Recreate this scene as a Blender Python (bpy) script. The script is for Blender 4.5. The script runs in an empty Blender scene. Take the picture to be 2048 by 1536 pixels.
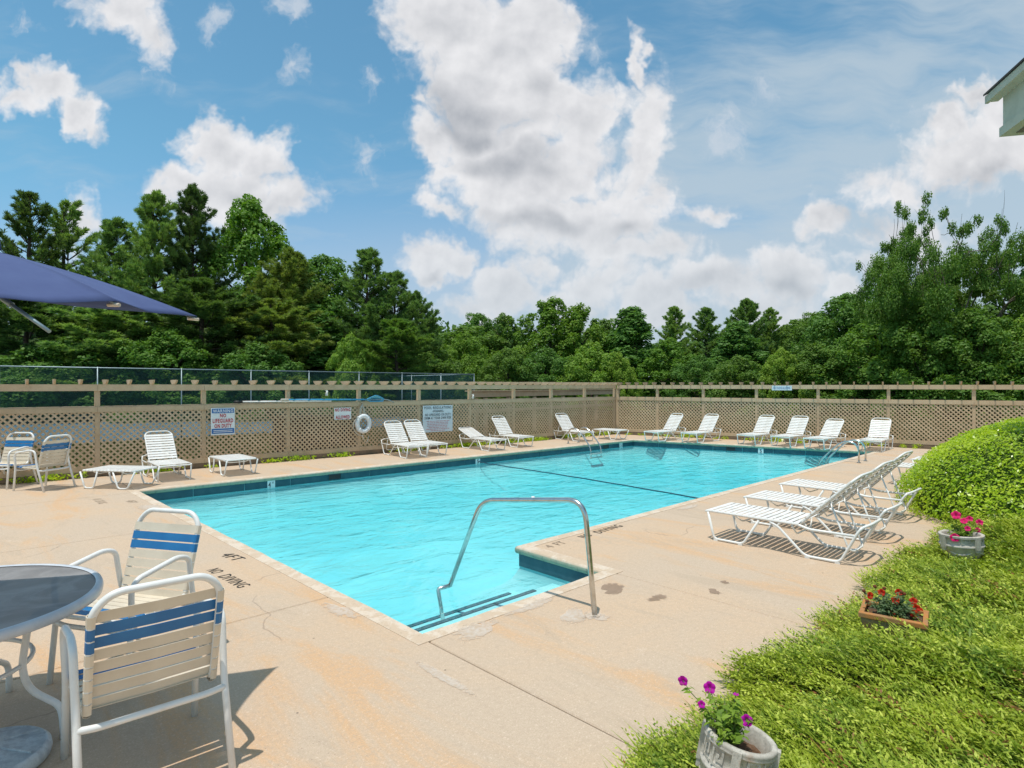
import bpy, math, random
import numpy as np
from mathutils import Vector, Matrix, Euler
PI = math.pi
SC = bpy.context.scene
COL = SC.collection
rng = np.random.default_rng(7)
random.seed(7)

# ------------------------------------------------------------------ camera
F, HOR, EYE, HEAD = 1205.0, 771.8, 1.8, math.radians(46)
CH, SH = math.cos(HEAD), math.sin(HEAD)
cam_d = bpy.data.cameras.new('camera'); cam = bpy.data.objects.new('camera', cam_d); COL.objects.link(cam)
cam.location = (0, 0, EYE); cam.rotation_euler = (PI/2, 0, HEAD - PI/2)
cam_d.sensor_width = 36; cam_d.lens = 36*F/2048; cam_d.shift_y = (HOR-768)/2048
cam_d.clip_end = 3000; cam_d.clip_start = .05
SC.camera = cam
SC.view_settings.view_transform = 'Standard'; SC.view_settings.look = 'None'
SC.view_settings.exposure = 0.0; SC.view_settings.gamma = 1; SC.view_settings.use_curve_mapping = False
SC.cycles.max_bounces = 8; SC.cycles.transparent_max_bounces = 12
SC.cycles.diffuse_bounces = 3; SC.cycles.glossy_bounces = 3; SC.cycles.transmission_bounces = 4
SC.cycles.caustics_reflective = False; SC.cycles.caustics_refractive = False
SC.cycles.sample_clamp_indirect = 6

def g(u, v, z=0.0):
    """world point at height z that was surveyed at this spot of the photograph"""
    Z = F*(EYE-z)/(v-HOR); R = (u-1024)/F*Z
    return Vector((CH*Z+SH*R, SH*Z-CH*R, z))
def cr(R, Z, z=0.0):
    """world point from distance ahead Z and distance to the right R"""
    return Vector((CH*Z+SH*R, SH*Z-CH*R, z))

# ------------------------------------------------------------------ node helper
class NT:
    def __init__(s, tree): s.t = tree; s.t.nodes.clear()
    def n(s, typ, ins=None, **kw):
        nd = s.t.nodes.new(typ)
        for k, v in kw.items(): setattr(nd, k, v)
        if ins:
            for k, v in ins.items():
                sock = nd.inputs[k]
                if hasattr(v, 'is_linked') or isinstance(v, bpy.types.NodeSocket): s.t.links.new(v, sock)
                else: sock.default_value = v
        return nd
    def m(s, op, a, b=0.0, c=0.0, clamp=False):
        nd = s.t.nodes.new('ShaderNodeMath'); nd.operation = op; nd.use_clamp = clamp
        for i, v in enumerate((a, b, c)):
            if isinstance(v, bpy.types.NodeSocket): s.t.links.new(v, nd.inputs[i])
            else: nd.inputs[i].default_value = v
        return nd.outputs[0]
    def vm(s, op, a, b=(0, 0, 0), scale=None):
        nd = s.t.nodes.new('ShaderNodeVectorMath'); nd.operation = op
        for i, v in enumerate((a, b)):
            if isinstance(v, bpy.types.NodeSocket): s.t.links.new(v, nd.inputs[i])
            else: nd.inputs[i].default_value = v
        if scale is not None:
            if isinstance(scale, bpy.types.NodeSocket): s.t.links.new(scale, nd.inputs['Scale'])
            else: nd.inputs['Scale'].default_value = scale
        return nd
    def mix(s, fac, a, b):
        nd = s.t.nodes.new('ShaderNodeMix'); nd.data_type = 'RGBA'; nd.clamp_factor = True
        for i, v in ((0, fac), (6, a), (7, b)):
            if isinstance(v, bpy.types.NodeSocket): s.t.links.new(v, nd.inputs[i])
            else: nd.inputs[i].default_value = (v if i == 0 else tuple(v) + (1,) if len(v) == 3 else v)
        return nd.outputs[2]
    def noise(s, vec, scale, detail=4, rough=.5, dist=0.0, dim='3D'):
        nd = s.n('ShaderNodeTexNoise', {'Scale': scale, 'Detail': detail, 'Roughness': rough, 'Distortion': dist}, noise_dimensions=dim)
        if vec is not None: s.t.links.new(vec, nd.inputs['Vector'])
        return nd
    def sstep(s, x, a, b):
        nd = s.t.nodes.new('ShaderNodeMapRange'); nd.interpolation_type = 'SMOOTHSTEP'; nd.clamp = True
        s.t.links.new(x, nd.inputs[0]); nd.inputs[1].default_value = a; nd.inputs[2].default_value = b
        return nd.outputs[0]

# ------------------------------------------------------------------ sky with clouds
SUN_EL = math.radians(77.5); SUN_DIR = Vector((-.985, -.10, 0)).normalized()*math.cos(SUN_EL) + Vector((0, 0, math.sin(SUN_EL)))
world = bpy.data.worlds.new('World'); SC.world = world; world.use_nodes = True
world.cycles.sampling_method = 'NONE'
def build_world():
    W = NT(world.node_tree)
    sky = W.n('ShaderNodeTexSky', sky_type='NISHITA', sun_disc=False)
    sky.sun_elevation = SUN_EL; sky.sun_rotation = math.atan2(SUN_DIR.x, SUN_DIR.y)
    sky.air_density = 1.0; sky.dust_density = 1.2; sky.ozone_density = 1.4; sky.altitude = 200
    d = W.n('ShaderNodeTexCoord').outputs['Generated']
    fw = W.vm('DOT_PRODUCT', d, (CH, SH, 0)).outputs['Value']
    rt = W.vm('DOT_PRODUCT', d, (SH, -CH, 0)).outputs['Value']
    up = W.n('ShaderNodeSeparateXYZ', {0: d}).outputs[2]
    zf = W.m('MAXIMUM', fw, .12)
    gx = W.m('DIVIDE', rt, zf); gy = W.m('DIVIDE', up, zf)
    p0 = W.n('ShaderNodeCombineXYZ', {0: gx, 1: gy}).outputs[0]
    # edges broken up at two scales
    wv = W.noise(p0, 5.5, 2, .55, dim='2D').outputs['Color']
    wv2 = W.noise(p0, 20, 3, .6, dim='2D').outputs['Color']
    off = W.vm('SUBTRACT', wv, (.5, .5, .5)).outputs[0]; off2 = W.vm('SUBTRACT', wv2, (.5, .5, .5)).outputs[0]
    p1 = W.vm('ADD', p0, W.vm('SCALE', off, scale=.07).outputs[0]).outputs[0]
    p = W.vm('ADD', p1, W.vm('SCALE', off2, scale=.055).outputs[0]).outputs[0]
    def blobs(lst, pos):
        acc = None
        for i_, (u, v, rx, ry, rot, w) in enumerate(lst):
            if i_ % 4 == 0 and acc is not None:      # a chained position keeps the evaluation order short of the stack limit
                pos = W.vm('ADD', pos, W.vm('SCALE', (1, 1, 1), scale=W.m('MULTIPLY', acc, 1e-9)).outputs[0]).outputs[0]
            mp = W.n('ShaderNodeMapping', {'Vector': pos}, vector_type='TEXTURE')
            mp.inputs['Location'].default_value = ((u-1024)/F, (HOR-v)/F, 0)
            mp.inputs['Rotation'].default_value = (0, 0, math.radians(rot))
            mp.inputs['Scale'].default_value = (rx/F, ry/F, 1)
            L = W.vm('LENGTH', mp.outputs[0]).outputs['Value']
            b = W.m('MULTIPLY', W.m('SUBTRACT', 1.0, L), w)
            acc = b if acc is None else W.m('SMOOTH_MAX', acc, b, .12)
        return acc
    CU = [(100,160,90,55,-15,1),(165,215,85,48,-50,1),(30,195,70,45,0,.9),(235,15,110,60,-20,.9),(295,85,45,85,20,.7),
          (430,300,100,72,0,1.1),(525,320,75,66,0,1.1),(470,390,175,85,0,1.2),(360,370,65,55,0,1),(575,385,65,60,0,1),
          (145,455,60,70,0,.8),
          (900,60,160,105,-20,1.3),(1040,70,140,120,0,1.3),(960,180,160,130,0,1.3),(1080,170,90,150,10,1.1),(990,280,190,80,-10,1.2),
          (1060,350,200,110,0,1.2),(1150,250,120,130,0,1.1),(1130,440,230,95,0,1.1),(1290,300,60,200,0,.9),(1278,130,26,110,8,.8),(1270,410,110,110,0,1),
          (850,275,75,45,-30,1),(880,350,60,50,0,.7),(870,410,80,40,-25,.75),(845,205,40,30,0,.6),
          (850,520,62,58,0,1.1),(905,525,60,62,0,1.1),(875,560,60,30,0,1),
          (1010,580,105,75,0,1.05),(1065,540,60,50,0,1),(950,620,80,32,0,.9),(1180,570,120,50,0,.8),(1300,590,75,50,0,1),(1230,500,90,40,0,.8),
          (1440,430,62,36,0,.9),(1400,560,115,50,0,.9),(1330,630,60,50,0,.9),(1590,560,90,80,0,1.1),(1660,440,62,46,20,1),(1690,590,80,45,0,.9),
          (1800,380,140,70,-10,.7),(1960,300,180,95,0,1.1),(1905,245,62,45,0,1.1),(1940,200,45,30,0,1),(2040,210,120,70,20,1.1),(1500,620,90,30,0,.8),
          (1120,600,150,50,0,.9),(1480,580,110,45,0,.8),(1250,640,200,40,0,.8),(1560,640,120,40,0,.8),(1850,470,150,60,0,.7),(1330,500,90,60,0,.9),(1740,540,70,40,0,.8),(-200,320,160,90,0,1),(-420,120,200,110,0,1),(2350,420,260,120,0,1),(2700,150,300,160,0,1),(600,-260,320,120,0,1),(1500,-350,330,150,10,1)]
    WISP = [(430,40,40,50,0,.8),(588,22,42,46,0,.8),(588,150,42,34,0,.7),(740,310,40,50,0,.6),(735,160,30,25,0,.6),(1185,105,25,35,0,.6),(1445,265,50,60,0,.6),
            (55,30,40,26,0,.5),(1240,230,40,60,0,.5),(310,130,50,60,0,.6),(1530,180,40,40,0,.4)]
    cu = blobs(CU, p); wi = blobs(WISP, p)
    # everywhere outside the field of view the same kind of broken cumulus goes on
    gen = W.m('MULTIPLY', W.m('SUBTRACT', W.noise(d, 3.2, 3, .55).outputs[0], .52), 3.2)
    far = W.m('MAXIMUM', W.sstep(W.m('ABSOLUTE', gx), .95, 1.5), W.sstep(gy, .72, 1.1))
    gen = W.m('SUBTRACT', gen, W.m('MULTIPLY', W.m('SUBTRACT', 1.0, far), 3.0))
    n1 = W.noise(p1, 9, 6, .62, dim='2D').outputs[0]
    puff = W.n('ShaderNodeTexVoronoi', {'Vector': p, 'Scale': 17.0, 'Detail': 2.0, 'Roughness': .55}, feature='F1', voronoi_dimensions='2D').outputs['Distance']
    nn = W.m('ADD', W.m('MULTIPLY', W.m('SUBTRACT', n1, .5), 1.15), W.m('MULTIPLY', W.m('SUBTRACT', .42, puff), .35))
    dens = W.m('ADD', W.m('MAXIMUM', cu, gen), W.m('ADD', nn, .06))
    a_cu = W.sstep(dens, -.13, .48)
    dw = W.m('ADD', wi, W.m('MULTIPLY', W.m('SUBTRACT', W.noise(p, 26, 4, .65, dim='2D').outputs[0], .5), 1.3))
    a_wi = W.m('MULTIPLY', W.sstep(dw, .0, .9), .75)
    # thin veil of high cloud, thicker to the right and towards the horizon
    ms = W.n('ShaderNodeMapping', {'Vector': p1}); ms.inputs['Rotation'].default_value = (0, 0, math.radians(-24)); ms.inputs['Scale'].default_value = (1.6, 6.5, 1)
    st = W.noise(ms.outputs[0], 1.7, 5, .6, dim='2D').outputs[0]
    tilt = W.m('SUBTRACT', W.m('MULTIPLY', gx, .55), gy)
    vb = W.m('ADD', W.sstep(tilt, -.75, .25), W.m('MULTIPLY', W.m('SUBTRACT', st, .5), 1.5))
    veil = W.m('MULTIPLY', W.sstep(vb, .02, .90), .80)
    low = W.sstep(gy, .36, .06)
    low = W.m('MULTIPLY', low, .55)
    veil = W.m('MAXIMUM', veil, W.m('MULTIPLY', low, W.sstep(gx, -.55, -.05)))
    # cloud shading: thick middles and flat bases are grey, rims white
    DK = [(940,225,150,75,-12,1),(1000,320,150,50,-8,.8),(880,200,90,60,0,.6),(1060,445,120,40,0,.85),(1250,470,90,40,0,.6),(500,395,120,32,0,.55),(560,420,80,40,0,.6),
          (1580,610,80,40,0,.5),(1970,350,140,50,0,.55),(1750,440,150,60,0,.5),(870,585,80,20,0,.5),(1120,620,140,40,0,.55),(1400,600,180,40,0,.55),(1080,130,50,70,0,.35)]
    pd = W.vm('ADD', p0, W.vm('SCALE', off, scale=.16).outputs[0]).outputs[0]
    dk = W.m('MAXIMUM', blobs(DK, pd), 0.0)
    r1 = W.noise(p0, 11, 4, .5, dim='2D').outputs[0]; r2 = W.noise(W.vm('ADD', p0, (-.006, .016, 0)).outputs[0], 11, 4, .5, dim='2D').outputs[0]
    relief = W.m('MULTIPLY', W.m('SUBTRACT', r1, r2), .95)
    relief = W.m('ADD', relief, W.m('MULTIPLY', W.m('SUBTRACT', .40, puff), .14))
    soft = W.m('MULTIPLY', W.sstep(dens, .2, 1.3), .26)
    lum = W.m('SUBTRACT', W.m('ADD', .93, relief), W.m('ADD', soft, W.m('MULTIPLY', W.sstep(dk, 0, .7), .52)), clamp=True)
    ccol = W.mix(lum, (.42, .445, .49), (.95, .945, .96))
    STR = .1
    cl = W.vm('SCALE', ccol, scale=1/STR*CLOUD).outputs[0]
    sk = W.vm('MULTIPLY', sky.outputs[0], W.mix(W.sstep(gy, .45, .0), SKYTINT, (1.12, 1.22, 1.45))).outputs[0]
    vcol = tuple(c/STR*CLOUD for c in (.55, .66, .75))
    c1 = W.mix(veil, sk, vcol)
    c2 = W.mix(a_wi, c1, tuple(c/STR*CLOUD for c in (.70, .76, .84)))
    a2 = W.m('MULTIPLY', a_cu, .97)
    # low clouds melt into the haze
    c3 = W.mix(a2, c2, cl)
    c4 = W.mix(W.m('MULTIPLY', W.sstep(gy, .36, .05), .45), c3, vcol)
    bg = W.n('ShaderNodeBackground', {'Color': c4, 'Strength': STR})
    out = W.n('ShaderNodeOutputWorld'); W.t.links.new(bg.outputs[0], out.inputs[0])
CLOUD = .92; SKYTINT = (1.02, 1.62, 1.55)
build_world()
sun_d = bpy.data.lights.new('sun', 'SUN'); sun = bpy.data.objects.new('sun', sun_d); COL.objects.link(sun)
sun_d.energy = 3.6; sun_d.angle = math.radians(.55); sun_d.color = (1, .955, .88)
sun.rotation_euler = SUN_DIR.to_track_quat('Z', 'Y').to_euler(); sun.location = (0, 0, 40)

# ------------------------------------------------------------------ materials
def base_mat(name):
    m = bpy.data.materials.new(name); m.use_nodes = True; return m, NT(m.node_tree)
def fin(N, col, rough=.6, metal=0.0, bump=None, bstr=.3, bdist=.01, spec=.5, extra=None):
    b = N.n('ShaderNodeBsdfPrincipled', {'Roughness': rough, 'Metallic': metal, 'Specular IOR Level': spec})
    if isinstance(col, bpy.types.NodeSocket): N.t.links.new(col, b.inputs['Base Color'])
    else: b.inputs['Base Color'].default_value = tuple(col)+(1,)
    if extra:
        for k, v in extra.items(): b.inputs[k].default_value = v
    if bump is not None:
        bp = N.n('ShaderNodeBump', {'Strength': bstr, 'Distance': bdist, 'Height': bump})
        N.t.links.new(bp.outputs[0], b.inputs['Normal'])
    o = N.n('ShaderNodeOutputMaterial'); N.t.links.new(b.outputs[0], o.inputs[0]); return b
def worn(name, c1, c2, rough=.5, scale=8, metal=0, detail=6, bstr=.15, lo=.4, hi=.7, spec=.5, fine=None, **k):
    m, N = base_mat(name)
    tc = N.n('ShaderNodeTexCoord').outputs['Object']
    n = N.noise(tc, scale, detail, .6)
    c = N.mix(N.sstep(n.outputs[0], lo, hi), c1, c2)
    if fine:
        n2 = N.noise(tc, fine, 3, .6).outputs[0]
        c = N.mix(N.m('MULTIPLY', N.sstep(n2, .45, .7), .35), c, tuple(x*.6 for x in c1))
    fin(N, c, rough, metal, n.outputs[0], bstr, .004, spec, **k); return m
M = {}
M['white_paint'] = worn('white_painted_tube', (.80,.79,.76), (.70,.67,.62), .32, 9, lo=.45, hi=.8)
M['white_strap'] = worn('white_vinyl_strap', (.80,.78,.75), (.68,.64,.58), .45, 6, lo=.35, hi=.8)
M['cream_strap'] = worn('cream_vinyl_strap', (.72,.63,.50), (.62,.53,.41), .4, 5, lo=.3, hi=.8)
M['blue_strap'] = worn('blue_vinyl_strap', (.012,.14,.36), (.02,.18,.42), .38, 7, lo=.35, hi=.8)
M['fence_wood'] = worn('tan_stained_wood', (.68,.56,.41), (.58,.45,.32), .8, 3.0, bstr=.3, lo=.35, hi=.7, fine=30, spec=.15)
def fence_mat():
    m, N = base_mat('weathered_tan_wood'); tc = N.n('ShaderNodeTexCoord').outputs['Object']
    isl = N.n('ShaderNodeNewGeometry').outputs['Random Per Island']; ob = N.n('ShaderNodeObjectInfo').outputs['Random']
    mp = N.n('ShaderNodeMapping', {'Vector': tc}); mp.inputs['Scale'].default_value = (1.2, 1.2, 1.2)
    a = N.noise(mp.outputs[0], 2.2, 6, .65).outputs[0]; gn = N.noise(tc, 26, 4, .7, 2.0).outputs[0]
    c = N.mix(N.sstep(a, .35, .65), (.66,.495,.33), (.55,.40,.255))
    c = N.mix(N.m('MULTIPLY', isl, .42), c, (.38,.275,.17)); c = N.mix(N.m('MULTIPLY', ob, .25), c, (.66,.54,.38))
    c = N.mix(N.m('MULTIPLY', N.sstep(gn, .50, .68), .45), c, (.33,.24,.165))
    fin(N, c, .85, 0, gn, .3, .003, .15); return m
M['fence_wood'] = fence_mat()
M['fence_base'] = worn('weathered_brown_timber', (.30,.21,.14), (.20,.15,.10), .9, 4, bstr=.4, lo=.35, hi=.7, fine=25, spec=.1)
M['steel'] = worn('brushed_steel', (.62,.62,.60), (.50,.49,.46), .22, 20, metal=1.0, bstr=.05)
M['galv'] = worn('galvanised_steel', (.30,.37,.39), (.24,.31,.33), .45, 8, metal=.6)
M['mesh_green'] = worn('green_vinyl_wire', (.05,.15,.14), (.04,.12,.11), .5, 5)
M['screen'] = worn('green_windscreen_cloth', (.006,.028,.024), (.010,.04,.032), .9, 2, spec=.1)
M['table_rim'] = worn('white_table_rim', (.62,.63,.65), (.5,.52,.55), .3, 7)
M['canopy'] = worn('navy_fabric', (.08,.11,.235), (.068,.093,.21), .85, 3, bstr=.1, spec=.2)
M['base_plastic'] = worn('chalky_white_resin', (.56,.60,.62), (.42,.45,.48), .55, 12, lo=.4, hi=.62, fine=60)
M['stucco'] = worn('painted_fascia', (.56,.54,.44), (.48,.47,.38), .7, 4, spec=.2)
M['soffit'] = worn('brown_soffit', (.22,.18,.14), (.17,.14,.11), .8, 4)
M['shingle'] = worn('dark_shingle', (.06,.055,.05), (.04,.04,.04), .95, 10)
M['bark'] = worn('grey_bark', (.10,.075,.055), (.06,.045,.035), .95, 5, bstr=.8, spec=.1)
M['twig'] = worn('pale_twig', (.20,.165,.13), (.13,.10,.08), .95, 5, spec=.1)
M['soil'] = worn('potting_soil', (.10,.055,.032), (.18,.11,.07), .95, 30, bstr=.8, spec=.1)
M['pebble'] = worn('grey_pebble', (.25,.23,.21), (.16,.15,.14), .8, 20)
M['rope'] = worn('pale_rope', (.55,.52,.45), (.45,.42,.36), .9, 30)
M['dark_rope'] = worn('dark_blue_rope', (.012,.05,.08), (.02,.07,.10), .7, 30)
M['ring'] = worn('white_ring_foam', (.78,.79,.80), (.68,.69,.70), .5, 12)
M['sign_white'] = worn('white_sign_face', (.74,.77,.78), (.66,.70,.72), .4, 3)
M['sign_pale'] = worn('pale_blue_sign_face', (.60,.70,.76), (.54,.64,.71), .4, 3)
M['ink_red'] = worn('red_print', (.50,.015,.04), (.40,.015,.03), .5, 6)
M['ink_pink'] = worn('faded_red_print', (.50,.22,.26), (.45,.20,.24), .5, 6)
M['ink_blue'] = worn('blue_print', (.02,.12,.36), (.03,.15,.40), .5, 6)
M['ink_dark'] = worn('dark_print', (.03,.045,.06), (.05,.06,.08), .5, 6)
M['ink_white'] = worn('white_print', (.78,.80,.80), (.72,.74,.76), .5, 6)
M['stencil'] = worn('worn_black_stencil_paint', (.055,.05,.045), (.30,.22,.16), .85, 28, lo=.52, hi=.72, spec=.1)
M['stencil_faint'] = worn('faded_stencil_paint', (.26,.19,.14), (.42,.32,.23), .85, 22, lo=.40, hi=.62, spec=.1)
M['blue_plastic'] = worn('pool_blue_plastic', (.03,.28,.50), (.04,.32,.55), .35, 5)
M['net'] = worn('light_blue_net', (.22,.55,.66), (.18,.48,.60), .7, 20)
M['black'] = worn('black_plastic', (.012,.012,.014), (.02,.02,.02), .5, 5)
M['brown_box'] = worn('dark_brown_boards', (.028,.014,.012), (.045,.02,.016), .9, 4, spec=.1)
M['court'] = worn('blue_grey_court', (.08,.16,.23), (.10,.19,.27), .8, 1.2, spec=.2)
M['court_line'] = worn('white_court_line', (.7,.72,.75), (.6,.62,.65), .7, 2)

def deck_mat():
    m, N = base_mat('weathered_pool_deck_concrete')
    tc = N.n('ShaderNodeTexCoord').outputs['Object']
    big = N.noise(tc, .55, 5, .6, .6).outputs[0]
    c = N.mix(N.sstep(big, .38, .66), (.545,.425,.32), (.595,.43,.295))
    mp = N.n('ShaderNodeMapping', {'Vector': tc}); mp.inputs['Scale'].default_value = (1, .28, 1); mp.inputs['Location'].default_value = (3, 7, 0)
    st = N.noise(mp.outputs[0], 1.6, 7, .65, .8).outputs[0]
    c = N.mix(N.m('MULTIPLY', N.sstep(st, .50, .66), .75), c, (.64,.375,.19))
    st2 = N.noise(mp.outputs[0], 2.3, 8, .7, 1.2).outputs[0]
    c = N.mix(N.m('MULTIPLY', N.sstep(st2, .53, .66), .6), c, (.46,.36,.27))
    pal = N.noise(tc, 1.3, 9, .72, 1.5).outputs[0]
    c = N.mix(N.m('MULTIPLY', N.sstep(pal, .60, .70), .42), c, (.70,.58,.47))
    gr = N.noise(tc, 120, 4, .75).outputs[0]
    c = N.mix(N.m('MULTIPLY', N.sstep(gr, .42, .62), .5), c, (.40,.295,.19))
    gr2 = N.noise(tc, 55, 3, .8).outputs[0]
    c = N.mix(N.m('MULTIPLY', N.sstep(gr2, .55, .68), .6), c, (.72,.58,.45))
    md = N.noise(tc, 26, 5, .75).outputs[0]
    c = N.mix(N.m('MULTIPLY', N.sstep(md, .46, .64), .5), c, (.45,.34,.25))
    # pitted specks
    v = N.n('ShaderNodeTexVoronoi', {'Vector': tc, 'Scale': 5.5}, feature='F1')
    sp = N.sstep(v.outputs['Distance'], .055, .03); pick = N.sstep(N.n('ShaderNodeSeparateColor', {0: v.outputs['Color']}).outputs[0], .72, .75)
    c = N.mix(N.m('MULTIPLY', N.m('MULTIPLY', sp, pick), .8), c, (.09,.065,.05))
    v3 = N.n('ShaderNodeTexVoronoi', {'Vector': tc, 'Scale': 28.0}, feature='F1')
    sp3 = N.sstep(v3.outputs['Distance'], .14, .07); pk3 = N.sstep(N.noise(tc, 1.1, 2, .5).outputs[0], .52, .62)
    c = N.mix(N.m('MULTIPLY', N.m('MULTIPLY', sp3, pk3), .45), c, (.22,.15,.11))
    # hairline cracks wandering through the slabs
    wob = N.vm('ADD', tc, N.vm('SCALE', N.vm('SUBTRACT', N.noise(tc, 1.4, 4, .5).outputs['Color'], (.5,.5,.5)).outputs[0], scale=.5).outputs[0]).outputs[0]
    vc = N.n('ShaderNodeTexVoronoi', {'Vector': wob, 'Scale': .42}, feature='DISTANCE_TO_EDGE').outputs['Distance']
    cr_ = N.m('MULTIPLY', N.sstep(vc, .0035, .0012), N.sstep(N.noise(tc, .7, 2, .5).outputs[0], .56, .62))
    c = N.mix(N.m('MULTIPLY', cr_, .42), c, (.24,.18,.14))
    h = N.m('SUBTRACT', N.m('ADD', N.m('MULTIPLY', gr, .6), N.m('MULTIPLY', gr2, .4)), N.m('MULTIPLY', cr_, 1.5))
    fin(N, c, .88, 0, h, .35, .004, .25); return m
M['deck'] = deck_mat()
def coping_mat():
    m, N = base_mat('chalky_worn_coping')
    tc = N.n('ShaderNodeTexCoord').outputs['Object']
    a = N.noise(tc, 5, 9, .75, .8).outputs[0]
    c = N.mix(N.sstep(a, .46, .56), (.56,.43,.31), (.64,.53,.42))
    b = N.noise(tc, 40, 5, .7).outputs[0]
    c = N.mix(N.m('MULTIPLY', N.sstep(b, .55, .7), .5), c, (.30,.22,.16))
    fin(N, c, .85, 0, a, .4, .006, .25); return m
M['coping'] = coping_mat()
def lime_mat():
    m, N = base_mat('algae_stained_coping_face')
    tc = N.n('ShaderNodeTexCoord').outputs['Object']
    a = N.noise(tc, 9, 8, .7).outputs[0]
    c = N.mix(N.sstep(a, .38, .62), (.30,.36,.28), (.40,.40,.28))
    mp = N.n('ShaderNodeMapping', {'Vector': tc}); mp.inputs['Scale'].default_value = (1, 1, .2)
    b = N.noise(mp.outputs[0], 30, 5, .7).outputs[0]
    c = N.mix(N.m('MULTIPLY', N.sstep(b, .52, .68), .7), c, (.10,.17,.14))
    fin(N, c, .8, 0, a, .5, .006, .3); return m
M['lime'] = lime_mat()
M['tile'] = worn('dark_blue_pool_tile', (.025,.075,.105), (.04,.10,.13), .18, 6, lo=.35, hi=.7, bstr=.02)
M['grout'] = worn('pale_grout', (.45,.55,.55), (.35,.45,.45), .8, 10)
M['shell'] = worn('pale_aqua_pool_plaster', (.40,.80,.84), (.30,.72,.78), .7, .9, lo=.3, hi=.7, bstr=.02)
def water_mat():
    m, N = base_mat('pool_water')
    tc = N.n('ShaderNodeTexCoord').outputs['Object']
    mp = N.n('ShaderNodeMapping', {'Vector': tc}); mp.inputs['Rotation'].default_value = (0, 0, math.radians(38)); mp.inputs['Scale'].default_value = (1, 1.7, 1)
    a = N.noise(mp.outputs[0], 1.6, 3, .5, .6).outputs[0]; b = N.noise(mp.outputs[0], 5.2, 3, .55, .4).outputs[0]
    calm = N.sstep(N.noise(tc, .28, 2, .5).outputs[0], .35, .65)
    h = N.m('ADD', a, N.m('MULTIPLY', b, N.m('ADD', .15, N.m('MULTIPLY', calm, .18))))
    bp = N.n('ShaderNodeBump', {'Strength': .9, 'Distance': .06, 'Height': h})
    gl = N.n('ShaderNodeBsdfGlossy', {'Roughness': .015, 'Color': (1, 1, 1, 1), 'Normal': bp.outputs[0]})
    tr = N.n('ShaderNodeBsdfTransparent', {'Color': (.97, .99, .99, 1)})
    fr = N.n('ShaderNodeFresnel', {'IOR': 1.33, 'Normal': bp.outputs[0]})
    mx = N.n('ShaderNodeMixShader', {0: N.m('MULTIPLY', fr.outputs[0], .72), 1: tr.outputs[0], 2: gl.outputs[0]})
    va = N.n('ShaderNodeVolumeAbsorption', {'Color': (.0, .875, .91, 1), 'Density': .37})
    o = N.n('ShaderNodeOutputMaterial'); N.t.links.new(mx.outputs[0], o.inputs[0]); N.t.links.new(va.outputs[0], o.inputs[1])
    return m
M['water'] = water_mat()
def grass_mat():
    m, N = base_mat('meadow_grass')
    tc = N.n('ShaderNodeTexCoord').outputs['Object']
    a = N.noise(tc, .25, 6, .65).outputs[0]; b = N.noise(tc, 9, 6, .7).outputs[0]
    c = N.mix(N.sstep(a, .38, .62), (.035,.052,.012), (.075,.07,.025))
    c = N.mix(N.m('MULTIPLY', N.sstep(b, .45, .7), .5), c, (.05,.075,.018))
    fin(N, c, .95, 0, b, .6, .03, .1); return m
M['grass'] = grass_mat()
def leaf_mat(name, c1, c2, c3, nscale=.35, trans=.28, rough=.55, tint=True, spec=.25):
    m, N = base_mat(name)
    tc = N.n('ShaderNodeTexCoord').outputs['Object']
    n = N.noise(tc, nscale, 4, .6).outputs[0]
    isl = N.n('ShaderNodeNewGeometry').outputs['Random Per Island']
    c = N.mix(N.sstep(n, .35, .65), c1, c2)
    c = N.mix(N.m('MULTIPLY', N.sstep(isl, .55, 1.0), .6), c, c3)
    if tint:
        oi = N.n('ShaderNodeObjectInfo').outputs['Color']
        c = N.vm('MULTIPLY', c, oi).outputs[0]
    d = N.n('ShaderNodeBsdfPrincipled', {'Roughness': rough, 'Specular IOR Level': spec, 'Base Color': c})
    t = N.n('ShaderNodeBsdfTranslucent', {'Color': N.vm('MULTIPLY', c, (1.25, 1.35, .6)).outputs[0]})
    mx = N.n('ShaderNodeMixShader', {0: trans, 1: d.outputs[0], 2: t.outputs[0]})
    o = N.n('ShaderNodeOutputMaterial'); N.t.links.new(mx.outputs[0], o.inputs[0]); return m
M['leaf'] = leaf_mat('broad_leaf', (.080,.155,.030), (.115,.195,.042), (.17,.24,.06), trans=.36)
M['needle'] = leaf_mat('pine_needle', (.080,.145,.050), (.115,.175,.055), (.16,.20,.075), trans=.36)
M['holly'] = leaf_mat('glossy_shrub_leaf', (.31,.47,.018), (.48,.60,.028), (.66,.74,.08), nscale=1.6, trans=.42, rough=.3, tint=False, spec=.5)
M['holly_core'] = worn('shrub_dark_core', (.035,.065,.012), (.05,.08,.015), .95, 10, spec=.05)
M['juniper'] = leaf_mat('juniper_spray', (.15,.245,.025), (.34,.41,.035), (.60,.63,.11), nscale=2.6, trans=.30, rough=.5, tint=False)
M['juniper_tip'] = leaf_mat('pale_juniper_tip', (.38,.47,.05), (.54,.60,.09), (.78,.78,.18), nscale=2, trans=.3, tint=False)
M['juniper_brown'] = leaf_mat('dead_juniper_spray', (.28,.12,.045), (.22,.10,.04), (.36,.16,.06), nscale=3, trans=.2, tint=False)
M['blades'] = leaf_mat('meadow_blade', (.045,.075,.014), (.085,.10,.025), (.14,.13,.05), nscale=.8, trans=.15, tint=False)
M['mulch'] = worn('dark_mulch', (.035,.038,.014), (.055,.042,.022), .95, 14, bstr=.8, spec=.05)
M['petunia_leaf'] = leaf_mat('petunia_leaf', (.14,.24,.025), (.22,.32,.03), (.26,.38,.05), nscale=12, tint=False)
M['grey_leaf'] = leaf_mat('grey_green_leaf', (.10,.17,.07), (.14,.20,.09), (.20,.26,.13), nscale=12, tint=False)
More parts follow.
